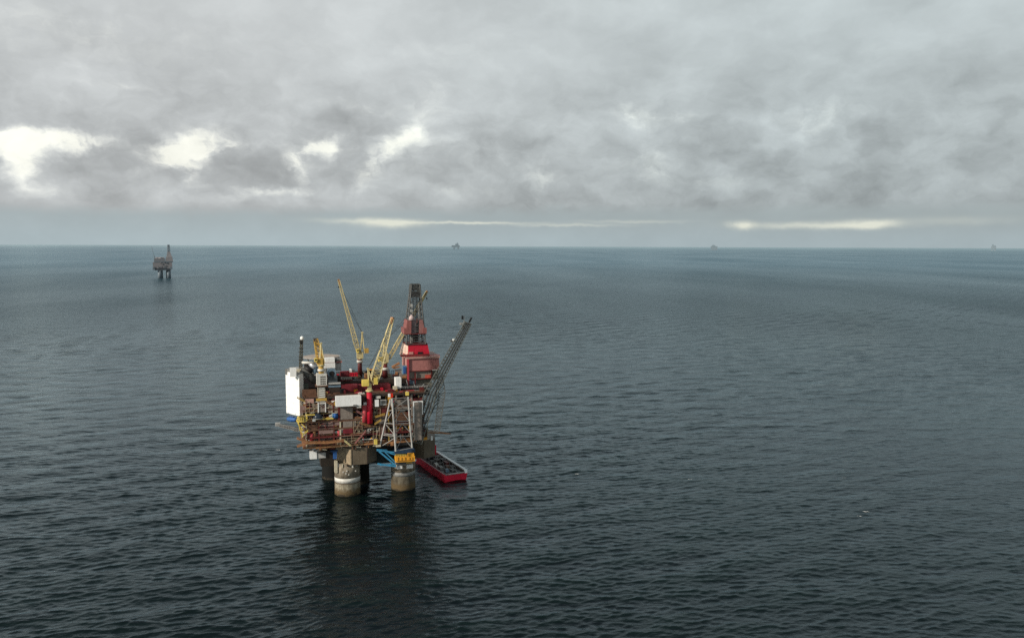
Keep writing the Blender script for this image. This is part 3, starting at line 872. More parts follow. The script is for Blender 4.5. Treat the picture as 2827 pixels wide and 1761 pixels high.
# windbreak collar (flared panels on each side, open in the middle of the front)
zc0, zc1, zc2 = K(1148, 921, vc - 7)[1], K(1148, 906, vc - 7)[1], K(1148, 884, vc - 6)[1]
def panel(ua, ub, va, vb_, uat, ubt, mt, nm='windbreak_panel'):
    MB().quadbox([(ua, va, zc0), (ub, va, zc0), (ub, vb_, zc0), (ua, vb_, zc0), (uat, va + .8, zc2), (ubt, va + .8, zc2), (ubt, vb_ - .8, zc2), (uat, vb_ - .8, zc2)]).build(nm, mt, dk)
uw0, uw1 = K(1117, 910, vc - 7)[0], K(1177, 910, vc - 7)[0]
ug0, ug1 = K(1135, 910, vc - 7)[0], K(1172, 910, vc - 7)[0]
panel(uw0 + .6, ug0, vc - 7, vc + 7, uw0 + 2.0, ug0 + .4, paint('dull_windbreak_red', (.27, .095, .085)))
panel(K(1158, 910, vc - 7)[0], uw1 - .4, vc - 6.4, vc + 7, K(1158, 910, vc - 7)[0] + .4, uw1 - 2.2, paint('dull_red_grey', (.27, .12, .11)))
panel(ug0 + .05, ug0 + 3.8, vc - 5.2, vc - 4.6, ug0 + .4, ug0 + 3.6, paint('mauve_grey', (.30, .21, .21)))
MB().box(uw0, uw1, vc - 7.4, vc + 7.4, zc0 - .4, zc0 - .01).build('windbreak_sill', darkred, dk)
MB().box(uw0 - .3, uw0 + 2.4, vc - 6.8, vc + 6, zc0 + .01, zc1).build('windbreak_wing', paint('dull_windbreak_red', (.27, .095, .085)), dk)
MB().box(uw1 - 2.4, uw1 + .3, vc - 6.8, vc + 6, zc0 + .01, zc1).build('windbreak_wing', paint('dull_windbreak_red', (.27, .095, .085)), dk)
c = P3(z8, 1275, 690, vc - 5)
MB().lathe(c, [(2.2, -1.5), (1.8, .5), (.8, 1.8), (.2, 2.2)], 10).build('cowl', paint('pinkish_white', (.5, .38, .36)), dk, True)

# ---- flare boom
fbm = thing('flare_boom', 'long dark grey lattice flare boom slanting up to the right over the sea', 'flare boom', tuple(P3(z0, 1150, 1220, -9)))
VB_ = -9
def L3(xl, yl, xr, yr, dv):
    return [P3(z0, xl, yl, VB_ - dv), P3(z0, xr, yr, VB_ - dv), P3(z0, xr, yr, VB_ + dv), P3(z0, xl, yl, VB_ + dv)]
s0 = L3(1134, 1218, 1164, 1226, 3.4); s1 = L3(1172, 1082, 1203, 1094, 3.0); s2 = L3(1284, 888, 1301, 894, 1.4)
mb = MB(); mb.lattice(s0, s1, 9, .5, .3, True); mb.lattice(s1, s2, 22, .5, .3, True)
mb.build('truss', paint('boom_grey_green', (.13, .135, .12)), fbm)
# pipes along it
mb = MB()
for f in (.3, .55, .8):
    mb.cyl(s0[0].lerp(s0[1], f), s1[0].lerp(s1[1], f), .42, n=8); mb.cyl(s1[0].lerp(s1[1], f), s2[0].lerp(s2[1], f), .38, n=8)
mb.build('flare_pipe', paint('sooty_grey', (.035, .035, .033)), fbm)
mb = MB()
mb.bar(P3(z8, 2120, 790, VB_), P3(z8, 2150, 735, VB_), .6); mb.bar(P3(z8, 2055, 790, VB_), P3(z8, 2060, 660, VB_), .5); mb.bar(P3(z8, 2035, 790, VB_ + 1), P3(z8, 2060, 860, VB_), .9)
mb.build('tip_riser', mgrey, fbm)
MB().bar(P3(z8, 2132, 755, VB_), P3(z8, 2170, 685, VB_), 1.0).build('flare_tip', black, fbm)
MB().bar(P3(z8, 2033, 712, VB_), P3(z8, 2034, 655, VB_), 1.0).build('flare_tip', black, fbm)
fb(z8, 2005, 765, 2110, 795, VB_ - 1.2, 3).build('tip_platform', mgrey, fbm)
fb(z8, 1895, 1005, 1935, 1032, VB_ - 1.5, 2).build('floodlight', white, fbm)
fb(z8, 1865, 1025, 1925, 1050, VB_ - 1, 2.5).build('side_platform', dgrey, fbm)
# back-stay truss
k0 = L3(1199, 1192, 1213, 1192, 2.0); k1 = L3(1212, 1088, 1229, 1082, 2.0); k2 = L3(1208, 1035, 1221, 1028, 2.0)
mb = MB(); mb.lattice(k0, k1, 12, .42, .24, True); mb.lattice(k1, k2, 5, .42, .24, True)
for f in (.2, .5, .8):
    mb.bar(k1[0].lerp(k2[0], f), s1[1].lerp(s2[1], f * .25), .35); mb.bar(k1[0].lerp(k2[0], f), s0[1].lerp(s1[1], .6 + f * .4), .35)
for f in (.75, .85, .95):
    mb.bar(s0[1].lerp(s1[1], f), k0[0].lerp(k1[0], f), .35); mb.bar(s0[2].lerp(s1[2], f), k0[3].lerp(k1[3], f), .35)
for f in (.7, .8, .9):
    mb.bar(s0[1].lerp(s1[1], f), k0[0].lerp(k1[0], f + .1), .3)
mb.build('back_stay', paint('stay_grey', (.13, .125, .11)), fbm)
# diagonal feet spreading to the deck
mb = MB()
mb.bar(P3(z2, 1810, 210, -10), P3(z2, 1590, 690, -10), .7); mb.bar(P3(z2, 1870, 230, -7), P3(z2, 1780, 420, -7), .6); mb.bar(P3(z2, 1780, 120, -10), P3(z2, 1640, 420, -10), .5)
mb.build('strut', mgrey, fbm)

# ---- grey lattice support tower on the front
lt = thing('lattice_tower', 'pale grey tubular lattice tower standing on the front right of the platform', 'lattice tower', tuple(P3(z6, 850, 1400, -18)))
mb = MB()
fl = lambda x, y: P3(z6, x, y, -19)
bl = lambda x, y: P3(z6, x, y, -13.5)
fr = lambda x, y: P3(z6, x, y, -16.5)
mb.cyl(fl(775, 300), fl(852, 1400), .62, n=10)
mb.cyl(bl(742, 310), bl(522, 1290), .5, n=10)
mb.cyl(fr(1112, 270), fr(1160, 990), .62, n=10); mb.cyl(fr(1160, 990), fr(1196, 1330), .5, n=10)
lt_legs = mb.build('leg', lgrey, lt)
mb = MB()
for a_, b_ in [((bl, 638, 815), (fl, 815, 830)), ((bl, 590, 1065), (fl, 828, 1085)), ((bl, 640, 835), (fl, 828, 1060)), ((fl, 835, 1120), (bl, 560, 1290)), ((bl, 690, 560), (fl, 795, 545)),
               ((fl, 790, 560), (bl, 655, 780)), ((bl, 735, 330), (fl, 790, 560)), ((fl, 828, 1060), (bl, 600, 1030)),
               ((fl, 790, 560), (fr, 1130, 530)), ((fl, 815, 825), (fr, 1150, 820)), ((fl, 800, 780), (fr, 1148, 770)), ((fr, 965, 550), (fl, 830, 770)), ((fr, 965, 550), (fr, 1140, 780)),
               ((fr, 985, 830), (fl, 845, 1050)), ((fr, 985, 830), (fr, 1160, 1010)), ((fl, 845, 1085), (fr, 1165, 1085)), ((fl, 778, 300), (fr, 1112, 285)), ((fl, 790, 330), (fr, 1120, 530)), ((fr, 1110, 300), (fl, 795, 530)),
               ((fr, 1000, 1090), (fl, 850, 1390)), ((fr, 1000, 1090), (fr, 1190, 1330)), ((fl, 850, 1395), (fr, 1196, 1330))]:
    mb.cyl(a_[0](*a_[1:]), b_[0](*b_[1:]), .22, n=8)
mb.build('brace', paint('mid_grey_steel', (.33, .32, .30)), lt)

def small(name, label, cat, parts, group=None): return cabin(name, label, cat, parts, group)
# ---- loose things
small('white_module', 'big long white box module overhanging the front in the middle of the platform', 'module',
      [('wall', z5, (1340, 262, 1868, 462), -17, 5.5, white), ('side_leg', z5, (1780, 464, 1866, 495), -17, 5, offwhite), ('side_box', z5, (1700, 430, 1775, 464), -17.6, 1, mgrey)])
small('white_cabin', 'small bright white upright cabin right of the red crane column', 'cabin', [('wall', z6, (418, 330, 498, 470), -14, 3, white), ('roof_cap', z6, (440, 250, 535, 300), -13, 4, offwhite)])
small('container', 'grey-white equipment container beside the small upright white cabin', 'container', [('frame', z6, (520, 330, 655, 440), -12.8, 3, lgrey), ('door', z6, (560, 345, 630, 410), -13.1, .4, dgrey)])
small('white_tank', 'flat white slab tank just above the long white module', 'tank', [('body', z6, (70, 195, 200, 240), -8, 3, white), ('lid', z6, (85, 180, 150, 195), -7.5, 2, offwhite)])
small('red_beacon', 'red, orange and white marker box on top of the grey lattice tower', 'marker', [('white_side', z6, (697, 205, 740, 270), -17, 1.4, white), ('red_side', z6, (742, 200, 792, 280), -16.9, 1.4, paint('signal_red', (.65, .03, .01))), ('orange_foot', z6, (710, 272, 760, 310), -16.8, 1.2, orange)])
small('yellow_beacon', 'small bright yellow marker on the right top of the grey lattice tower', 'marker', [('body', z6, (1062, 165, 1125, 238), -15, 1.6, yellow), ('cap', z6, (1078, 155, 1105, 165), -14.8, 1, offwhite)])
# blue tank, dark tank
bt = thing('blue_tank', 'blue round tank on the deck left of the grey wall panel', 'tank', tuple(P3(z5, 1290, 700, -11)))
p, q = P3(z5, 1270, 655, -11.5), P3(z5, 1375, 655, -11.5)
MB().cyl(p, q, 1.9, n=18).build('shell', blue, bt, True)
MB().cyl(p - Vector((.1, 0, 0)), p + Vector((.3, 0, 0)), 2.0, n=18).build('end_ring', teal, bt, True)
fb(z5, 1240, 700, 1380, 712, -12.4, 2).build('saddle', black, bt)
bt = thing('dark_tank', 'low dark domed tank on the deck under the stair tower', 'tank', tuple(P3(z5, 960, 710, -12)))
c = P3(z5, 965, 712, -12)
MB().lathe(c, [(2.8, 0), (3.0, 1.0), (2.4, 2.3), (1.0, 3.1), (.3, 3.3)], 18).build('dome', paint('dark_navy', (.02, .03, .045), rough=.3), bt, True)
MB().lathe(c, [(3.2, -.3), (3.2, .3)], 18).build('rim', mgrey, bt, True)
small('white_crate', 'small white crate hanging at the yellow rail below the dark tank', 'crate', [('body', z5, (850, 735, 915, 778), -14, 1.5, white), ('lid', z5, (846, 728, 919, 735), -14.1, 1.7, offwhite)])
# blue davit and lifeboat under the white block
lb = thing('lifeboat', 'blue covered lifeboat hung below the tall white block', 'lifeboat', tuple(P3(z5, 420, 740, -1)))
c = P3(z5, 425, 735, -1)
mb = MB(); prof = [(-4.2, .3), (-3, 1.3), (0, 1.7), (3, 1.3), (4.2, .3)]
d_ = Vector((.75, -.66, 0)); n_ = Vector((.66, .75, 0))
for (s_a, r_a), (s_b, r_b) in zip(prof, prof[1:]):
    mb.cyl(c + d_ * s_a, c + d_ * s_b, r_a, r_b, 12, False)
mb.build('hull', blue, lb, True)
MB().bar(c - d_ * 2.2 + Vector((0, 0, 1.4)), c + d_ * 1.6 + Vector((0, 0, 1.4)), 1.4, 1.2).build('canopy', paint('dark_blue', (.015, .05, .16)), lb)
MB().bar(c - d_ * 2.5, c - d_ * 2.5 + Vector((0, 0, 4)), .3).bar(c + d_ * 2.5, c + d_ * 2.5 + Vector((0, 0, 4)), .3).build('fall_wire', bluegrey, lb)
# hanging gangway to the left
gw = thing('gangway', 'slender grey lattice gangway boom hanging out to the left over the water', 'gangway', tuple(P3(z2, 330, 520, -4)))
p, q = P3(z2, 340, 510, -6), P3(z2, 90, 450, -6)
mb = MB(); mb.lattice([p + Vector((0, s, t)) for s, t in ((-1, -1), (1, -1), (1, 1), (-1, 1))], [q + Vector((0, s * .7, t * .7)) for s, t in ((-1, -1), (1, -1), (1, 1), (-1, 1))], 9, .3, .25, True)
mb.build('truss', paint('gangway_grey', (.30, .28, .26)), gw)
c = P3(z2, 110, 455, -6.8)
MB().box(c.x - 1.6, c.x + 1.4, c.y, c.y + 1.5, c.z - .9, c.z + 1.2).build('end_cage', lgrey, gw)
c = P3(z2, 270, 500, -6.8)
MB().box(c.x - 1.5, c.x + 1.5, c.y, c.y + 2, c.z - 1.6, c.z + 1.0).build('hinge_box', bluegrey, gw)
# white box and pipe under the deck at left
small('white_pod', 'white box pod with grey tube hanging under the left side of the deck', 'pod', [('box', z2, (468, 752, 545, 838), -6, 4, white), ('tube', z2, (546, 768, 645, 826), -5.6, 3.2, lgrey), ('foot', z2, (490, 838, 520, 848), -5.5, 2, dgrey)])
small('blue_frame', 'dark blue steel frame hanging under the deck left of the front leg', 'scaffold', [('post', z2, (728, 745, 768, 835), -9, 1.4, blue), ('beam', z2, (700, 740, 780, 758), -9.2, 1.6, paint('navy_steel', (.02, .05, .12))), ('bracket', z2, (640, 745, 690, 830), -4, 2, darkbr)])  # blue steel frame, its use unknown
# blue truss bridging to the right leg, and the orange box on it
tr = thing('blue_truss', 'blue steel truss reaching from the brown caisson to the right front leg', 'truss', tuple(P3(z2, 1420, 900, -12)))
mb = MB()
for (xa, ya, xb, yb, w_) in [(1215, 738, 1430, 765, .9), (1240, 750, 1425, 905, 1.0), (1225, 890, 1430, 918, 1.0), (1330, 760, 1425, 790, .6), (1250, 905, 1400, 895, .6), (1290, 742, 1430, 880, .7), (1215, 728, 1330, 735, .5)]:
    mb.bar(P3(z2, xa, ya, -13), P3(z2, xb, yb, -13), w_)
    mb.bar(P3(z2, xa, ya, -9), P3(z2, xb, yb, -9), w_)
mb.build('member', teal, tr)
MB().box(*[f for f in (rect(z2, 1410, 735, 1640, 770, -13)[0], rect(z2, 1410, 735, 1640, 770, -13)[1])], -14, -6, rect(z2, 1410, 735, 1640, 770, -13)[2], rect(z2, 1410, 735, 1640, 770, -13)[3]).build('top_beam', paint('deep_blue_steel', (.02, .045, .09)), tr)
fb(z2, 1210, 760, 1400, 880, 2, 3).build('back_plate', paint('dark_teal', (.02, .035, .035)), tr)
ob = thing('orange_box', 'orange-yellow box station with a raised end on top of the right front leg', 'box', tuple(P3(z2, 1530, 870, -15)))
fb(z2, 1425, 808, 1640, 868, -15.5, 6).build('body', orange, ob)
fb(z2, 1565, 772, 1632, 808, -15.4, 5).build('raised_end', orange, ob)
mb = MB()
for x in (1450, 1490, 1530, 1580, 1610): fb(z2, x, 820, x + 10, 855, -15.7, .25, mb)
fb(z2, 1440, 850, 1610, 858, -15.75, .3, mb)
mb.build('panel_gap', paint('deep_ochre', (.35, .16, .02)), ob)
MB().rail([P3(z2, 1425, 808, -15.4), P3(z2, 1565, 808, -15.4)], 1.3, 1.5, .18).build('railing', yellow, ob)
fb(z2, 1440, 868, 1600, 905, -14, 5).build('support', dgrey, ob)
fb(z2, 1545, 866, 1610, 885, -14.2, 3).build('support', ochre, ob)
fb(z2, 1640, 840, 1655, 860, -15, 1).build('lamp', white, ob)
# yellow post/stairs at centre bottom
small('yellow_winch', 'yellow winch post standing at the foot of the grey lattice tower', 'winch', [('post', z6, (405, 1160, 465, 1260), -15, 1.6, yellow), ('drum', z6, (440, 1270, 540, 1310), -15, 1.6, cream)])
# row of small containers and racks on the weather deck
for lab, zf, r, v, d, mt in [
    ('long dark red pipe rack on the weather deck behind the turbine package', z3, (1290, 930, 1480, 1060), 14, 6, maroon),
    ('bright red valve skid at the right end of the red pipe rack', z3, (1490, 970, 1640, 1050), 12, 5, red),
    ('small pale upright tank standing on the red pipe rack', z3, (1480, 895, 1515, 960), 13, 1.2, white),
    ('low dark grey basket in front of the red pipe rack', z3, (1330, 1080, 1520, 1120), 8, 4, dgrey),
    ('pale blue-grey container right of the crane behind the yellow cabs', z4, (740, 900, 830, 1000), 16, 5, bluegrey)]:
    u0, u1, a, b = rect(zf, *r, v)
    t = thing('deck_load', lab, 'deck load', ((u0 + u1) / 2, v, a), 'loads on the weather deck')
    mb = MB()
    n = max(2, int((u1 - u0) / 1.2))
    if b - a > 7 and u1 - u0 < 6:
        MB().cyl(((u0 + u1) / 2, v, a - 3), ((u0 + u1) / 2, v, b), (u1 - u0) / 2, n=12).build('shell', mt, t, True)
    else:
        MB().box(u0, u1, v, v + d, a, a + (b - a) * .6).build('body', mt, t)
        for k in range(n + 1):
            x = u0 + (u1 - u0) * k / n
            mb.box(x - .15, x + .15, v - .2, v + .1, a, b)
        for k in range(3):
            mb.cyl((u0, v + 1 + k, a + (b - a) * .75), (u1, v + 1 + k, a + (b - a) * .75), .35, n=8)
        mb.build('rack_frame', mt, t)

# ================================================================== SUPPLY VESSEL
hd_ang = rad(117)
stern = Vector((-38.0, 532.9, 0))
sv = wthing('supply_vessel', 'red hulled supply vessel with open cargo deck lying behind the right platform leg', 'supply vessel', stern, hd_ang)
Lh, Wb, DK, BW = 74.0, 8.8, 4.2, 5.6
def hull_out(x):     # half width along the length
    if x < 3: return Wb * (.97 + .03 * x / 3)
    if x < 52: return Wb
    t = (x - 52) / (Lh - 52)
    return Wb * (1 - t ** 2.2) + .15
xs = [0, 3, 8, 20, 35, 52, 56, 60, 64, 68, 71, 73, Lh]
mb = MB(); k0_ = len(xs)
rows = []
for x in xs:
    w_ = hull_out(x); fl_ = .86 if x < 3 else .93
    rows.append([(x + (.9 if x < 1 else 0), -w_ * fl_, -3), (x, -w_, DK), (x, w_, DK), (x + (.9 if x < 1 else 0), w_ * fl_, -3)])
for r in rows: mb.v += [Vector(p) for p in r]
for i in range(k0_ - 1):
    for j in range(4):
        a = i * 4 + j; b = i * 4 + (j + 1) % 4
        mb.f.append((a, b, b + 4, a + 4))
mb.f.append((0, 3, 2, 1)); n_ = (k0_ - 1) * 4; mb.f.append((n_, n_ + 1, n_ + 2, n_ + 3))
hu = mb.build('hull', hullred, sv)
MB().prism([(x + .25, hull_out(x) - .3) for x in xs[:-1]] + [(x + .25, -hull_out(x) + .3) for x in reversed(xs[:-1])], DK + .01, DK + .06).build('deck', deckgr, sv)
# bulwarks: white along the starboard side, red on port
for sgn, mt, nm, top in ((-1, paint('bright_white_paint', (.9, .9, .89), var=.06, streak=.08, rust=.02), 'bulwark', BW + 1.3), (1, hullred, 'bulwark', BW)):
    mb = MB()
    for x0_, x1_ in zip(xs[:6], xs[1:7]):
        y0_, y1_ = sgn * hull_out(x0_), sgn * hull_out(x1_)
        t_ = -sgn * (1.8 if sgn < 0 else .7)
        mb.quadbox([(x0_, y0_, DK + .07), (x1_, y1_, DK + .07), (x1_, y1_ + t_, DK + .07), (x0_, y0_ + t_, DK + .07), (x0_, y0_, top), (x1_, y1_, top), (x1_, y1_ + t_, top), (x0_, y0_ + t_, top)])
    o = mb.build(nm, mt, sv)
    if sgn < 0:
        mb = MB()
        mb.box(0, 52, -Wb - .06, -Wb - .01, -2, BW + .45) if False else mb.box(.5, 52, -Wb + 1.82, -Wb + 1.9, DK + .1, BW + .6)
        mb.build('bulwark_lining', paint('bulwark_brown', (.13, .1, .085)), o)
    else:
        MB().box(.5, 52, Wb - .82, Wb - .05, top + .003, top + .18).build('cap_rail', paint('dull_pink_rail', (.42, .2, .2)), o)
MB().box(-.05, .5, -Wb * .97, Wb * .97, DK + .07, DK + .5).build('stern_sill', hullred, sv)
MB().cyl((1.2, -Wb * .9, DK + .9), (1.2, Wb * .9, DK + .9), .45, n=12).build('stern_roller', lgrey, sv, True)
# superstructure forward
ss = MB().box(53, 69, -6.6, 6.6, DK, 9.5).build('deckhouse', offwhite, sv)
MB().box(54, 66, -5.6, 5.6, 9.503, 12.6).build('upper_house', white, sv)
wh = MB().quadbox([(55, -5, 12.603), (64.5, -5, 12.603), (64.5, 5, 12.603), (55, 5, 12.603), (55.6, -4.6, 15.6), (63.4, -4.6, 15.6), (63.4, 4.6, 15.6), (55.6, 4.6, 15.6)]).build('wheelhouse', white, sv)
MB().box(54.9, 64.6, -5.1, 5.1, 13.6, 14.8).build('window', paint('dark_glass', (.02, .025, .03), rough=.1), wh)
MB().cyl((60, 0, 15.6), (60, 0, 20), .25, n=8).box(59.6, 60.4, -1.5, 1.5, 18, 18.3).build('mast', lgrey, sv)
MB().box(50, 53, -5.5, -3.5, DK, 13).build('funnel', hullred, sv)
MB().box(50, 53, 3.5, 5.5, DK, 13).build('funnel', hullred, sv)
# cargo on its deck
cl = [(6, -1.5, 6.0, 2.5, 1.5, dgrey, 'low dark grey basket nearest the stern of the supply vessel'), (8, 2.8, 3.0, 2.4, 2.2, bluegrey, 'blue-grey container near the stern of the supply vessel'),
      (14, -4.5, 6, 2.4, 1.4, black, 'black open basket along the white side of the supply vessel'), (15, -.6, 3, 2.4, 2.4, rustbr, 'rust brown container amid the vessel deck'),
      (16, 3.4, 6, 2.6, 1.6, mgrey, 'grey skid along the red side of the supply vessel'), (23, -3.5, 6, 2.4, 2.6, darkred, 'dark red container on the vessel deck'),
      (24, .8, 2.4, 2.4, 2.4, black, 'black tank container in the middle of the vessel deck'), (24, 4.2, 4, 2.2, 2.2, offwhite, 'pale grey container by the red side of the vessel'),
      (31, -4, 6, 2.4, 2.6, black, 'long black container by the forward white side of the vessel'), (32, 0, 6, 2.4, 2.6, darkbr, 'brown container forward in the middle of the vessel deck'),
      (32, 4, 3, 2.4, 2.4, dgrey, 'grey container forward by the red side of the vessel'), (40, -3.8, 6, 2.4, 2.6, darkbr, 'brown box just behind the vessel deckhouse, white side'),
      (40, 1.5, 6, 5, 3.0, black, 'large black box just behind the vessel deckhouse')]
rz = Matrix.Rotation(hd_ang, 3, 'Z')
for x, y, l_, w_, h_, mt, lab in cl:
    t = wthing('cargo_container', lab, 'container', stern + rz @ Vector((x, y, DK + .07)), hd_ang, 'cargo on the supply vessel')
    MB().box(0, l_, -w_ / 2, w_ / 2, 0, h_).build('box', mt, t)
    mb = MB()
    for xx in (0, l_ / 2, l_):
        for yy in (-w_ / 2 - .06, w_ / 2 + .06): mb.bar((xx, yy, 0), (xx, yy, h_ + .15), .18)
    for yy in (-w_ / 2 - .06, w_ / 2 + .06): mb.bar((0, yy, h_ + .1), (l_, yy, h_ + .1), .18)
    mb.build('frame', lgrey if mt in (black, darkbr, dgrey) else mgrey, t)

# ================================================================== DISTANT PLATFORM
fp = on_z(380 + 770 / 10.8, 650 + 1275 / 10.8)
S = 1 / (F / (fp - CAM).dot(fw)) / 10.8        # metres per zoom pixel
fang = math.atan2(-fp.x, fp.y)
far = wthing('distant_platform', 'hazy pinkish-grey oil platform far away at the left near the horizon', 'oil platform', (fp.x, fp.y, 0), fang)
def fx(x): return (x - 770) * S
def fz(y): return (1275 - y) * S
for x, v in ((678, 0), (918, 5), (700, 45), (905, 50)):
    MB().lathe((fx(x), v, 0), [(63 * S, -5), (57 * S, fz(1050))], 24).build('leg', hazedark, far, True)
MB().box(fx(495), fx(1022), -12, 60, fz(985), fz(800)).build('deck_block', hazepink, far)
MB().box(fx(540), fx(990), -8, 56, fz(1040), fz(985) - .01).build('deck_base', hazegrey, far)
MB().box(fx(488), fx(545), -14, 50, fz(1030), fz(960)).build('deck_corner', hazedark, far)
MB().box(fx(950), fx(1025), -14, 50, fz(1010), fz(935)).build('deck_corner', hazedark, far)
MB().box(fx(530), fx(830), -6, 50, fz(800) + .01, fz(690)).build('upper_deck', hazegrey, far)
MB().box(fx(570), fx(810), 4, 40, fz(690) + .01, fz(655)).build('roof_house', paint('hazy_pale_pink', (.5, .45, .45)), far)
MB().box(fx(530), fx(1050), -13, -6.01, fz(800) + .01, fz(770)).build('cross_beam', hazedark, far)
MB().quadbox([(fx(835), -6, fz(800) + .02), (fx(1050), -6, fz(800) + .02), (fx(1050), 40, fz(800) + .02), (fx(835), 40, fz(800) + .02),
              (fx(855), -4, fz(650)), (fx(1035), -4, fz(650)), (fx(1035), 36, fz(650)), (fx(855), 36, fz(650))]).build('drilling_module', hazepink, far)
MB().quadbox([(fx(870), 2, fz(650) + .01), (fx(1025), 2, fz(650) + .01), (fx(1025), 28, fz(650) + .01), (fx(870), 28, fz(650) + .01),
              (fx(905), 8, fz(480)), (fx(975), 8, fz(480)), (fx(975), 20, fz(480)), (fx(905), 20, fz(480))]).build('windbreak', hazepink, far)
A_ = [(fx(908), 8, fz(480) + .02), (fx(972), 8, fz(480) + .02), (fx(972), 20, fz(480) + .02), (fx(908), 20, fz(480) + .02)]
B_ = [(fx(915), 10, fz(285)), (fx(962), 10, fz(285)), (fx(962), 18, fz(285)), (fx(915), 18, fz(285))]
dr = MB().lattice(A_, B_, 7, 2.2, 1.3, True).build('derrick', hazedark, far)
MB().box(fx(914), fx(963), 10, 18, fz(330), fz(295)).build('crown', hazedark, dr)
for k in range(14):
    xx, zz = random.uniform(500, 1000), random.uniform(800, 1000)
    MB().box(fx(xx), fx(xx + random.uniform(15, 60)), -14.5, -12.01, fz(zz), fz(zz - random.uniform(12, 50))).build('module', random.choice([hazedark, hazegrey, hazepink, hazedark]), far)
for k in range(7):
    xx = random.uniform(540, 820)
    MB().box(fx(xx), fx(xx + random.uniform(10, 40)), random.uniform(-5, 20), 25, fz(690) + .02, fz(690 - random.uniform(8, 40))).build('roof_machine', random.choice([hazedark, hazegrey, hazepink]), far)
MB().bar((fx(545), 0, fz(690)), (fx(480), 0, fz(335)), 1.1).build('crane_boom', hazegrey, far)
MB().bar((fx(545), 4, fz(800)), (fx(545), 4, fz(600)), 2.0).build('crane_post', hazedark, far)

# ================================================================== THREE SHAPES ON THE HORIZON
def horizon_rig(label, name, cat, px, shapes, dist=40000.0, yh=None):
    d = ray(px, 700); d = Vector((d.x, d.y, 0)).normalized()
    loc = d * dist
    t = wthing(name, label, cat, (loc.x, loc.y, 0), math.atan2(-loc.x, loc.y))
    mpp = dist * math.cos(math.atan((px - 1413) / F)) / F      # metres per photo pixel
    for nm, x0_, x1_, ya, yb in shapes:
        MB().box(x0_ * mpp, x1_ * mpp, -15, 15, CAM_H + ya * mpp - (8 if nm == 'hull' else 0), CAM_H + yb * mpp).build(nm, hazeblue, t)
    return t
horizon_rig('faint grey rig shape on the horizon just above the derrick', 'horizon_rig', 'oil platform', 1260, [('hull', -13, 9, -3, 2), ('house', -3, 6, 2, 6), ('tower', 1, 4, 6, 9), ('leg', -8, -4, -9, -3), ('leg', 3, 7, -9, -3)])
horizon_rig('flat faint ship shape on the horizon right of the middle', 'horizon_ship', 'ship', 1971, [('hull', -9, 9, -9, 2), ('house', -6, 3, 2, 5), ('mast', -2, -1, 5, 7)])
horizon_rig('faint pointed rig shape on the horizon at the right edge', 'horizon_rig', 'oil platform', 2741, [('hull', -5, 7, -3, 5), ('tower', -3, 1, 5, 10), ('house', 1, 6, 5, 7), ('leg', -4, -1, -9, -3), ('leg', 3, 6, -9, -3)])

# ================================================================== SEA
rng = np.random.default_rng(11)
NW = 130
lam = np.concatenate([np.exp(rng.normal(math.log(4.6), .40, 95)).clip(2.4, 15), np.exp(rng.uniform(math.log(14), math.log(48), 35))])
wd = rad(-76) + rng.normal(0, .40, NW)          # travel direction (toward the viewer, slightly to the right)
kx, ky = 2 * math.pi / lam * np.cos(wd), 2 * math.pi / lam * np.sin(wd)
kk = 2 * math.pi / lam
ph = rng.uniform(0, 2 * math.pi, NW)
slope = np.where(lam < 14, .195 * math.sqrt(2.0 / 95), .068 * math.sqrt(2.0 / 35))
amp = slope / kk


def sea(x, y, dr=None, dt=None):
    z = np.zeros_like(x); ox = np.zeros_like(x); oy = np.zeros_like(x)
    r = np.hypot(x, y) + 1e-6
    cx_, cy_ = x / r, y / r
    gust = .82 + .22 * np.sin(x * .0061 + 1.1 + 1.7 * np.sin(y * .0043)) + .16 * np.sin(y * .0089 - x * .0032 + .4)
    for i in range(NW):
        a = amp[i]
        if dr is not None:
            q = np.maximum(np.abs(kx[i] * cx_ + ky[i] * cy_) * dr, np.abs(-kx[i] * cy_ + ky[i] * cx_) * dt) / math.pi
            a = amp[i] * np.clip(1.4 - 2.0 * q, 0, 1)
        p = kx[i] * x + ky[i] * y + ph[i]
        c, s = np.cos(p), np.sin(p)
        z += a * c
        ox -= .75 * a * s * kx[i] / kk[i]; oy -= .75 * a * s * ky[i] / kk[i]
    return z * gust, ox, oy


th = np.arange(29.0, .35, -.024)
r_fine = CAM_H / np.tan(np.radians(th))
r_far = np.geomspace(r_fine[-1] * 1.15, 6.0e5, 26)
rr = np.concatenate([[2, 40, 90, 150, 210, 260], r_fine, r_far])
fine = np.arange(-36, 36.001, .05)
coarse = np.arange(39, 322, 4.0)
phi = np.radians(np.concatenate([fine, coarse]))
nr, nc = len(rr), len(phi)
dr_ = np.gradient(rr)
RR, PH = np.meshgrid(rr, phi, indexing='ij')
X, Y = RR * np.sin(PH), RR * np.cos(PH)
DR = np.repeat(dr_[:, None], nc, 1)
dphi = np.where(np.arange(nc) < len(fine), rad(.05), rad(4.0))
DT = RR * dphi[None, :]
xf, yf = X.ravel(), Y.ravel()
Z, OX, OY = sea(xf, yf, DR.ravel(), DT.ravel())
fade = np.clip((np.abs(DR.ravel()) * 0 + 1.0), 0, 1)
co = np.stack([xf + OX, yf + OY, Z], 1).astype(np.float32)
idx = np.arange(nr * nc).reshape(nr, nc)
nxt = np.roll(idx, -1, axis=1)
quads = np.stack([idx[:-1], nxt[:-1], nxt[1:], idx[1:]], -1).reshape(-1, 4)
me = bpy.data.meshes.new('sea')
me.vertices.add(len(co)); me.vertices.foreach_set('co', co.ravel())
me.loops.add(quads.size); me.loops.foreach_set('vertex_index', quads.ravel().astype(np.int32))
me.polygons.add(len(quads)); me.polygons.foreach_set('loop_start', np.arange(0, quads.size, 4, dtype=np.int32))
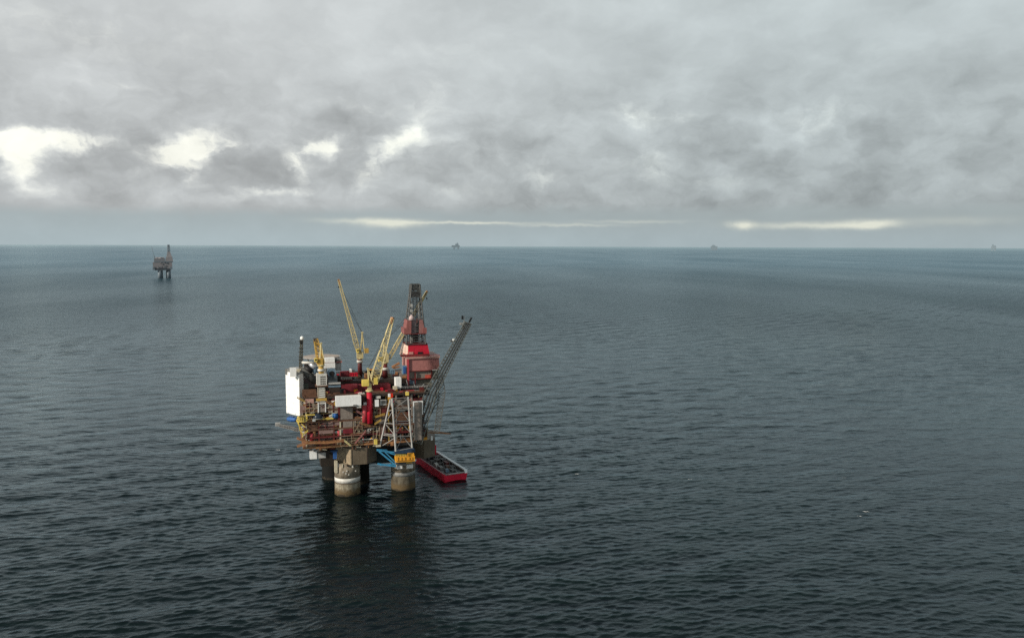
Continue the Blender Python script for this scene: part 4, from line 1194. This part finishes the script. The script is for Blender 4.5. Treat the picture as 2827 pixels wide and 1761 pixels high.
me.polygons.foreach_set('use_smooth', np.ones(len(quads), dtype=bool))
me.update(calc_edges=True); me.validate()
sea_o = bpy.data.objects.new('sea', me); COL.objects.link(sea_o)
sea_o['kind'] = 'structure'

wm = bpy.data.materials.new('sea_water'); wm.use_nodes = True
nt = wm.node_tree; N, L = nt.nodes, nt.links
N.remove(N['Principled BSDF'])
out_ = N['Material Output']
dif = N.new('ShaderNodeBsdfDiffuse'); glo = N.new('ShaderNodeBsdfGlossy'); fre = N.new('ShaderNodeFresnel'); fre.inputs['IOR'].default_value = 1.333
mxs = N.new('ShaderNodeMixShader'); L.new(dif.outputs[0], mxs.inputs[1]); L.new(glo.outputs[0], mxs.inputs[2]); L.new(mxs.outputs[0], out_.inputs['Surface'])
glo.inputs['Color'].default_value = (.83, .95, 1.0, 1)
g = N.new('ShaderNodeNewGeometry')
vl = N.new('ShaderNodeVectorMath'); vl.operation = 'LENGTH'; L.new(g.outputs['Position'], vl.inputs[0])
mr = N.new('ShaderNodeMapRange'); mr.inputs[1].default_value = 300; mr.inputs[2].default_value = 4500; mr.inputs[3].default_value = .05; mr.inputs[4].default_value = .22
L.new(vl.outputs['Value'], mr.inputs[0])
mp = N.new('ShaderNodeMapping'); mp.inputs['Scale'].default_value = (.0011, .00032, 1); mp.inputs['Rotation'].default_value = (0, 0, .12)
L.new(g.outputs['Position'], mp.inputs['Vector'])
gn = N.new('ShaderNodeTexNoise'); gn.inputs['Scale'].default_value = 1.0; gn.inputs['Detail'].default_value = 5; gn.inputs['Roughness'].default_value = .6
L.new(mp.outputs[0], gn.inputs['Vector'])
gm = N.new('ShaderNodeMapRange'); gm.inputs[1].default_value = .35; gm.inputs[2].default_value = .65; gm.inputs[3].default_value = -.05; gm.inputs[4].default_value = .08
L.new(gn.outputs['Fac'], gm.inputs[0])
ad = N.new('ShaderNodeMath'); ad.operation = 'ADD'; L.new(mr.outputs[0], ad.inputs[0]); L.new(gm.outputs[0], ad.inputs[1])
L.new(ad.outputs[0], glo.inputs['Roughness'])
mp2 = N.new('ShaderNodeMapping'); mp2.inputs['Scale'].default_value = (.004, .0022, 1); L.new(g.outputs['Position'], mp2.inputs['Vector'])
cn = N.new('ShaderNodeTexNoise'); cn.inputs['Detail'].default_value = 4; cn.inputs['Scale'].default_value = 1.0; L.new(mp2.outputs[0], cn.inputs['Vector'])
crp = N.new('ShaderNodeValToRGB')
crp.color_ramp.elements[0].position = .35; crp.color_ramp.elements[0].color = (.002, .0035, .005, 1)
crp.color_ramp.elements[1].position = .65; crp.color_ramp.elements[1].color = (.0025, .0075, .0068, 1)
L.new(cn.outputs['Fac'], crp.inputs[0])
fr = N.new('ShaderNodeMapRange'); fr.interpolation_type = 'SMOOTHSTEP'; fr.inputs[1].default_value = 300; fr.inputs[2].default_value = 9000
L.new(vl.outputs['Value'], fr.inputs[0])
fm = N.new('ShaderNodeMixRGB'); fm.inputs[2].default_value = (.042, .098, .138, 1)  # distance haze painted into the far water's colour
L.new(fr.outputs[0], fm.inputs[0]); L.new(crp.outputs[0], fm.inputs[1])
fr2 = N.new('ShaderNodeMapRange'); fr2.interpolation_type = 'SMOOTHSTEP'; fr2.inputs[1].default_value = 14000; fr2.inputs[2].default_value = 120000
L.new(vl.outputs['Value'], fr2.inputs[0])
fm2 = N.new('ShaderNodeMixRGB'); fm2.inputs[2].default_value = (.15, .235, .265, 1)  # paler horizon haze, also put into the colour
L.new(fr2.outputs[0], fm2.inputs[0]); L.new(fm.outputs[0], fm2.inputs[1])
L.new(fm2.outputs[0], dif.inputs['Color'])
# sub-pixel wave shadowing takes reflectance away with distance
sh_ = N.new('ShaderNodeMapRange'); sh_.interpolation_type = 'SMOOTHSTEP'; sh_.inputs[1].default_value = 350; sh_.inputs[2].default_value = 2600; sh_.inputs[3].default_value = 1.0; sh_.inputs[4].default_value = .56
L.new(vl.outputs['Value'], sh_.inputs[0])
gp = N.new('ShaderNodeMath'); gp.operation = 'MULTIPLY_ADD'; gp.inputs[1].default_value = 1.0; gp.inputs[2].default_value = .50   # gust patches
L.new(gn.outputs['Fac'], gp.inputs[0])
m1_ = N.new('ShaderNodeMath'); m1_.operation = 'MULTIPLY'; L.new(sh_.outputs[0], m1_.inputs[0]); L.new(gp.outputs[0], m1_.inputs[1])
m2_ = N.new('ShaderNodeMath'); m2_.operation = 'MULTIPLY'; L.new(m1_.outputs[0], m2_.inputs[0]); L.new(fre.outputs[0], m2_.inputs[1])
L.new(m2_.outputs[0], mxs.inputs[0])
# ripples too small for the mesh, and the mottled texture of the far sea
def ripple(scale, rot, dist, detail, prev=None, strength=1.0, far=None):
    mp_ = N.new('ShaderNodeMapping'); mp_.inputs['Scale'].default_value = scale; mp_.inputs['Rotation'].default_value = (0, 0, rot)
    L.new(g.outputs['Position'], mp_.inputs['Vector'])
    n_ = N.new('ShaderNodeTexNoise'); n_.inputs['Scale'].default_value = 1; n_.inputs['Detail'].default_value = detail; n_.inputs['Roughness'].default_value = .6
    L.new(mp_.outputs[0], n_.inputs['Vector'])
    bp = N.new('ShaderNodeBump'); bp.inputs['Strength'].default_value = strength; bp.inputs['Distance'].default_value = dist
    L.new(n_.outputs['Fac'], bp.inputs['Height'])
    if prev: L.new(prev, bp.inputs['Normal'])
    if far:
        f_ = N.new('ShaderNodeMapRange'); f_.inputs[1].default_value = far[0]; f_.inputs[2].default_value = far[1]; f_.inputs[4].default_value = strength
        L.new(vl.outputs['Value'], f_.inputs[0]); L.new(f_.outputs[0], bp.inputs['Strength'])
    return bp.outputs['Normal']
nn = ripple((.16, .34, 1), rad(12), .55, 5)
nn = ripple((.045, .06, 1), rad(9), 5.0, 6, nn, .7, (600, 1700))
nn = ripple((.012, .02, 1), rad(6), 12.0, 5, nn, .5, (1500, 4000))
for q_ in (dif, glo, fre): L.new(nn, q_.inputs['Normal'])
me.materials.append(wm)

# small whitecaps
mb = MB()
for px, py, w_ in [(2040, 997, 3), (2392, 1411, 4), (1900, 1322, 4), (767, 1241, 5), (1412, 1118, 3), (2374, 1424, 2.5), (1590, 1308, 2.5), (2330, 1318, 3), (1518, 1250, 2)]:
    p = on_z(px, py, .2)
    for k in range(7):
        cx_, cy_ = p.x + random.gauss(0, .3) * w_, p.y + random.uniform(-.35, .35)
        n_ = len(mb.v); rw = random.uniform(.1, .34) * (1 if k else 1.5)
        for j in range(7):
            t = 2 * math.pi * j / 7
            q = random.uniform(.5, 1.2)
            vx, vy = cx_ + rw * 2.2 * q * math.cos(t), cy_ + rw * q * math.sin(t)
            mb.v.append(Vector((vx, vy, float(sea(np.array([vx]), np.array([vy]))[0][0]) + .1)))
        mb.f.append(tuple(range(n_, n_ + 7)))
fo = mb.build('sea_foam', white)
fo['kind'] = 'stuff'; fo['label'] = 'scattered tiny white foam flecks on the dark waves'; fo['category'] = 'foam'

# ================================================================== SKY AND SUN
SUN_EL = rad(26)
sd = Vector((-.78, -.62, 0)).normalized()
w = bpy.data.worlds.new('World'); scene.world = w; w.use_nodes = True
nt = w.node_tree; N, L = nt.nodes, nt.links
bg = N['Background']


class X_:
    """tiny expression helper over Math nodes"""
    def __init__(s, o): s.o = o
    @staticmethod
    def op(kind, *a, clamp=False):
        n = N.new('ShaderNodeMath'); n.operation = kind; n.use_clamp = clamp
        for i, q in enumerate(a):
            if isinstance(q, X_): L.new(q.o, n.inputs[i])
            else: n.inputs[i].default_value = q
        return X_(n.outputs[0])
    def __add__(s, q): return X_.op('ADD', s, q)
    __radd__ = __add__
    def __sub__(s, q): return X_.op('SUBTRACT', s, q)
    def __rsub__(s, q): return X_.op('SUBTRACT', q, s)
    def __mul__(s, q): return X_.op('MULTIPLY', s, q)
    __rmul__ = __mul__
    def __truediv__(s, q): return X_.op('DIVIDE', s, q)
    def exp(s): return X_.op('EXPONENT', s)
    def step(s, a, b, lo=0.0, hi=1.0):
        n = N.new('ShaderNodeMapRange'); n.interpolation_type = 'SMOOTHSTEP'
        for i, q in enumerate((s, a, b, lo, hi)):
            if isinstance(q, X_): L.new(q.o, n.inputs[i])
            else: n.inputs[i].default_value = q
        return X_(n.outputs[0])


tc = N.new('ShaderNodeTexCoord')
sp = N.new('ShaderNodeSeparateXYZ'); L.new(tc.outputs['Generated'], sp.inputs[0])
dx, dy, dz = (X_(sp.outputs[i]) for i in range(3))
az = X_.op('ARCTAN2', dx, dy); el = X_.op('ARCSINE', dz)


def comb(x, y, z=0.0):
    n = N.new('ShaderNodeCombineXYZ')
    for i, q in enumerate((x, y, z)):
        if isinstance(q, X_): L.new(q.o, n.inputs[i])
        else: n.inputs[i].default_value = q
    return n.outputs[0]


def noise(vec, scale, detail=5, rough=.55, dist=0.0):
    n = N.new('ShaderNodeTexNoise'); n.inputs['Scale'].default_value = scale; n.inputs['Detail'].default_value = detail
    n.inputs['Roughness'].default_value = rough; n.inputs['Distortion'].default_value = dist
    L.new(vec, n.inputs['Vector'])
    return X_(n.outputs['Fac'])


def mixc(f, a, b_):
    n = N.new('ShaderNodeMixRGB')
    L.new(f.o, n.inputs[0]) if isinstance(f, X_) else None
    for i, q in ((1, a), (2, b_)):
        if isinstance(q, (tuple, list)): n.inputs[i].default_value = (*q, 1)
        else: L.new(q, n.inputs[i])
    return n.outputs[0]


def scalec(c, s):
    n = N.new('ShaderNodeVectorMath'); n.operation = 'SCALE'
    if isinstance(c, (tuple, list)): n.inputs[0].default_value = c
    else: L.new(c, n.inputs[0])
    if isinstance(s, X_): L.new(s.o, n.inputs['Scale'])
    else: n.inputs['Scale'].default_value = s
    return n.outputs[0]


# the cloud field lives in azimuth / elevation; lower clouds look flatter
fine_v = comb(az * 1.0, el * 1.5, 3.1)
wx = noise(fine_v, 9.0, 4) - .5
wy = noise(comb(az, el * 1.5, 8.7), 9.0, 4) - .5
wx2 = noise(comb(az, el * 1.3, 1.7), 30.0, 5, .6) - .5
wy2 = noise(comb(az, el * 1.3, 5.7), 30.0, 5, .6) - .5
aw = az + wx * .05 + wx2 * .03
ew = el + wy * .03 + wy2 * .02
big = noise(comb(aw, ew * 2.4, .4), 3.2, 4, .5)
med = noise(comb(aw, ew * 1.9, 2.2), 9.0, 5, .52)
puff = noise(comb(aw, ew * 1.5, 4.9), 15.0, 6, .56)


def blob(px, py, sx, sy, amp, ang=0, hx=aw, hy=ew):
    a0 = math.atan((px - 1413.5) / F); d_ = ray(px, py).normalized(); e0 = math.asin(d_.z)
    du, dv = hx - a0, hy - e0
    if ang:
        c_, s_ = math.cos(rad(ang)), math.sin(rad(ang))
        du, dv = du * c_ + dv * s_, dv * c_ - du * s_
    p = du * (F / sx); q = dv * (F / sy)
    return X_.op('EXPONENT', (p * p + q * q) * -1.0) * amp


gaps = None
for bl_ in [(55, 388, 50, 20, .65), (165, 392, 110, 22, .95), (88, 448, 42, 40, .85), (255, 386, 60, 17, .6), (580, 403, 82, 34, 1.0, 12), (520, 428, 50, 34, .75), (556, 476, 24, 30, .45), (850, 420, 78, 21, .85, 28), (912, 392, 40, 17, .55), (835, 470, 26, 36, .3),
            (1080, 415, 88, 24, .9, 48), (1140, 374, 36, 24, .6), (745, 524, 110, 12, .6), (640, 545, 70, 18, .3), (330, 440, 420, 70, .36), (1010, 430, 280, 80, .34), (1700, 430, 320, 80, .14), (60, 520, 140, 22, .3), (1010, 520, 60, 20, .2),
            (1300, 530, 120, 22, .3), (1500, 492, 60, 45, .42), (1790, 460, 60, 50, .36), (1750, 305, 70, 38, .42), (1850, 330, 120, 22, .35), (2230, 350, 60, 50, .36), (2330, 300, 160, 26, .34), (1980, 500, 160, 22, .2), (1000, 300, 180, 24, .3), (1180, 270, 50, 60, .28),
            (300, 100, 360, 90, .16), (1300, 150, 420, 60, .12), (2300, 170, 220, 24, .2), (2700, 420, 90, 60, .14), (350, 245, 70, 14, .3), (100, 60, 260, 70, .14)]:
    q = blob(*bl_)
    gaps = q if gaps is None else gaps + q
dark = None
for bl_ in [(320, 440, 90, 60, .8), (165, 465, 55, 36, .9), (135, 425, 30, 16, .5), (640, 445, 45, 45, .8), (500, 450, 25, 45, .6), (900, 380, 40, 22, .5), (720, 460, 120, 60, .9), (965, 470, 130, 70, .9), (10, 430, 32, 80, .8), (620, 300, 420, 40, .5), (180, 320, 200, 22, .4), (1600, 420, 160, 80, .45), (2050, 420, 170, 60, .5), (2050, 250, 300, 60, .35), (1400, 200, 160, 60, .2), (2600, 300, 240, 60, .35), (2450, 470, 260, 50, .45), (1400, 585, 700, 18, .5), (300, 595, 420, 10, .35), (2400, 560, 500, 22, .45)]:
    q = blob(*bl_)
    dark = q if dark is None else dark + q
# a generic lumpy field carries the cover over the parts of the sky the photo does not show
lum = el.step(0.03, 0.30, .445, .60) + (big - .5) * .16 + (med - .5) * .27
band = el.step(.02, .06) * el.step(.12, .24, 1.0, .35)
lum = lum + (puff - .48) * .58 * band
shred = noise(comb(aw, ew * 1.5, 9.3), 30.0, 6, .6)
hole = (gaps * 1.02 + (puff - .5) * 2.4 * (gaps + .12) + (shred - .5) * 2.6 * (gaps + .06) - dark * .36).step(.06, 1.25)
lum = lum - dark * .044 + blob(450, 528, 900, 36, .085) + blob(1400, 500, 500, 60, .03)
lum = lum + X_.op('MINIMUM', gaps, 1.0) * .07 + hole * .42
lum = X_.op('MAXIMUM', lum, .30) * el.step(.28, .80, 1.0, .42)
right = az.step(-.45, .45)
tint = mixc(right, (.955, 1.0, 1.008), (.895, 1.0, 1.02))
upper = el.step(.30, .75)
tint = mixc(upper, tint, (.78, 1.0, 1.08))
cloud = scalec(tint, lum)
nm_ = N.new('ShaderNodeVectorMath'); nm_.operation = 'MULTIPLY'
L.new(cloud, nm_.inputs[0]); L.new(mixc(hole, (1.0, 1.0, 1.0), (1.04, 1.0, .90)), nm_.inputs[1])
cloud = nm_.outputs[0]
# clear strip under the cloud edge: the real sky, veiled by haze
sky = N.new('ShaderNodeTexSky'); sky.sky_type = 'NISHITA'; sky.sun_disc = False
sky.sun_elevation = SUN_EL; sky.sun_rotation = math.atan2(sd.x, sd.y)
sky.dust_density = 2.0
skyc = scalec(sky.outputs[0], .10)
haze = scalec(mixc(el.step(.002, .04), (.425, .51, .54), (.385, .45, .475)), az.step(-.5, .5, 1.03, .93) + (med - .5) * .22 + wy2 * .10)
strip = mixc(X_.op('ADD', el.step(0, .05, .90, .85), 0.0), skyc, haze)
sb = None
for bl_ in [(1085, 617, 70, 10, 1.0), (1010, 610, 110, 7, .55), (1290, 615, 150, 3.5, .8), (1560, 622, 130, 4, .4), (2045, 622, 26, 9, 1.0), (2200, 622, 130, 8, .55), (2400, 617, 55, 9, .95), (2330, 625, 90, 6, .5), (2620, 610, 120, 10, .2), (1750, 612, 120, 4, .3)]:
    q = blob(*bl_, hx=az + wx2 * .03, hy=el + wy2 * .008)
    sb = q if sb is None else sb + q
strip = mixc(X_.op('MINIMUM', sb, 1.0), strip, (.74, .76, .66))
edge = .036 + az.step(-.5, .1, -.002, .006) + (med - .5) * .016 + wy2 * .010
cover = (el - edge).step(-.006, .012)
total = mixc(cover, strip, cloud)
L.new(scalec(total, 10.0), bg.inputs['Color'])
bg.inputs['Strength'].default_value = .10

sl = bpy.data.lights.new('sun', 'SUN'); sl.energy = 4.7; sl.angle = rad(3.0); sl.color = (1.0, .93, .82)
so = bpy.data.objects.new('sun', sl); COL.objects.link(so)
sdir = Vector((sd.x * math.cos(SUN_EL), sd.y * math.cos(SUN_EL), math.sin(SUN_EL)))
so.rotation_euler = (-sdir).to_track_quat('-Z', 'Y').to_euler()
so.location = sdir * 2000
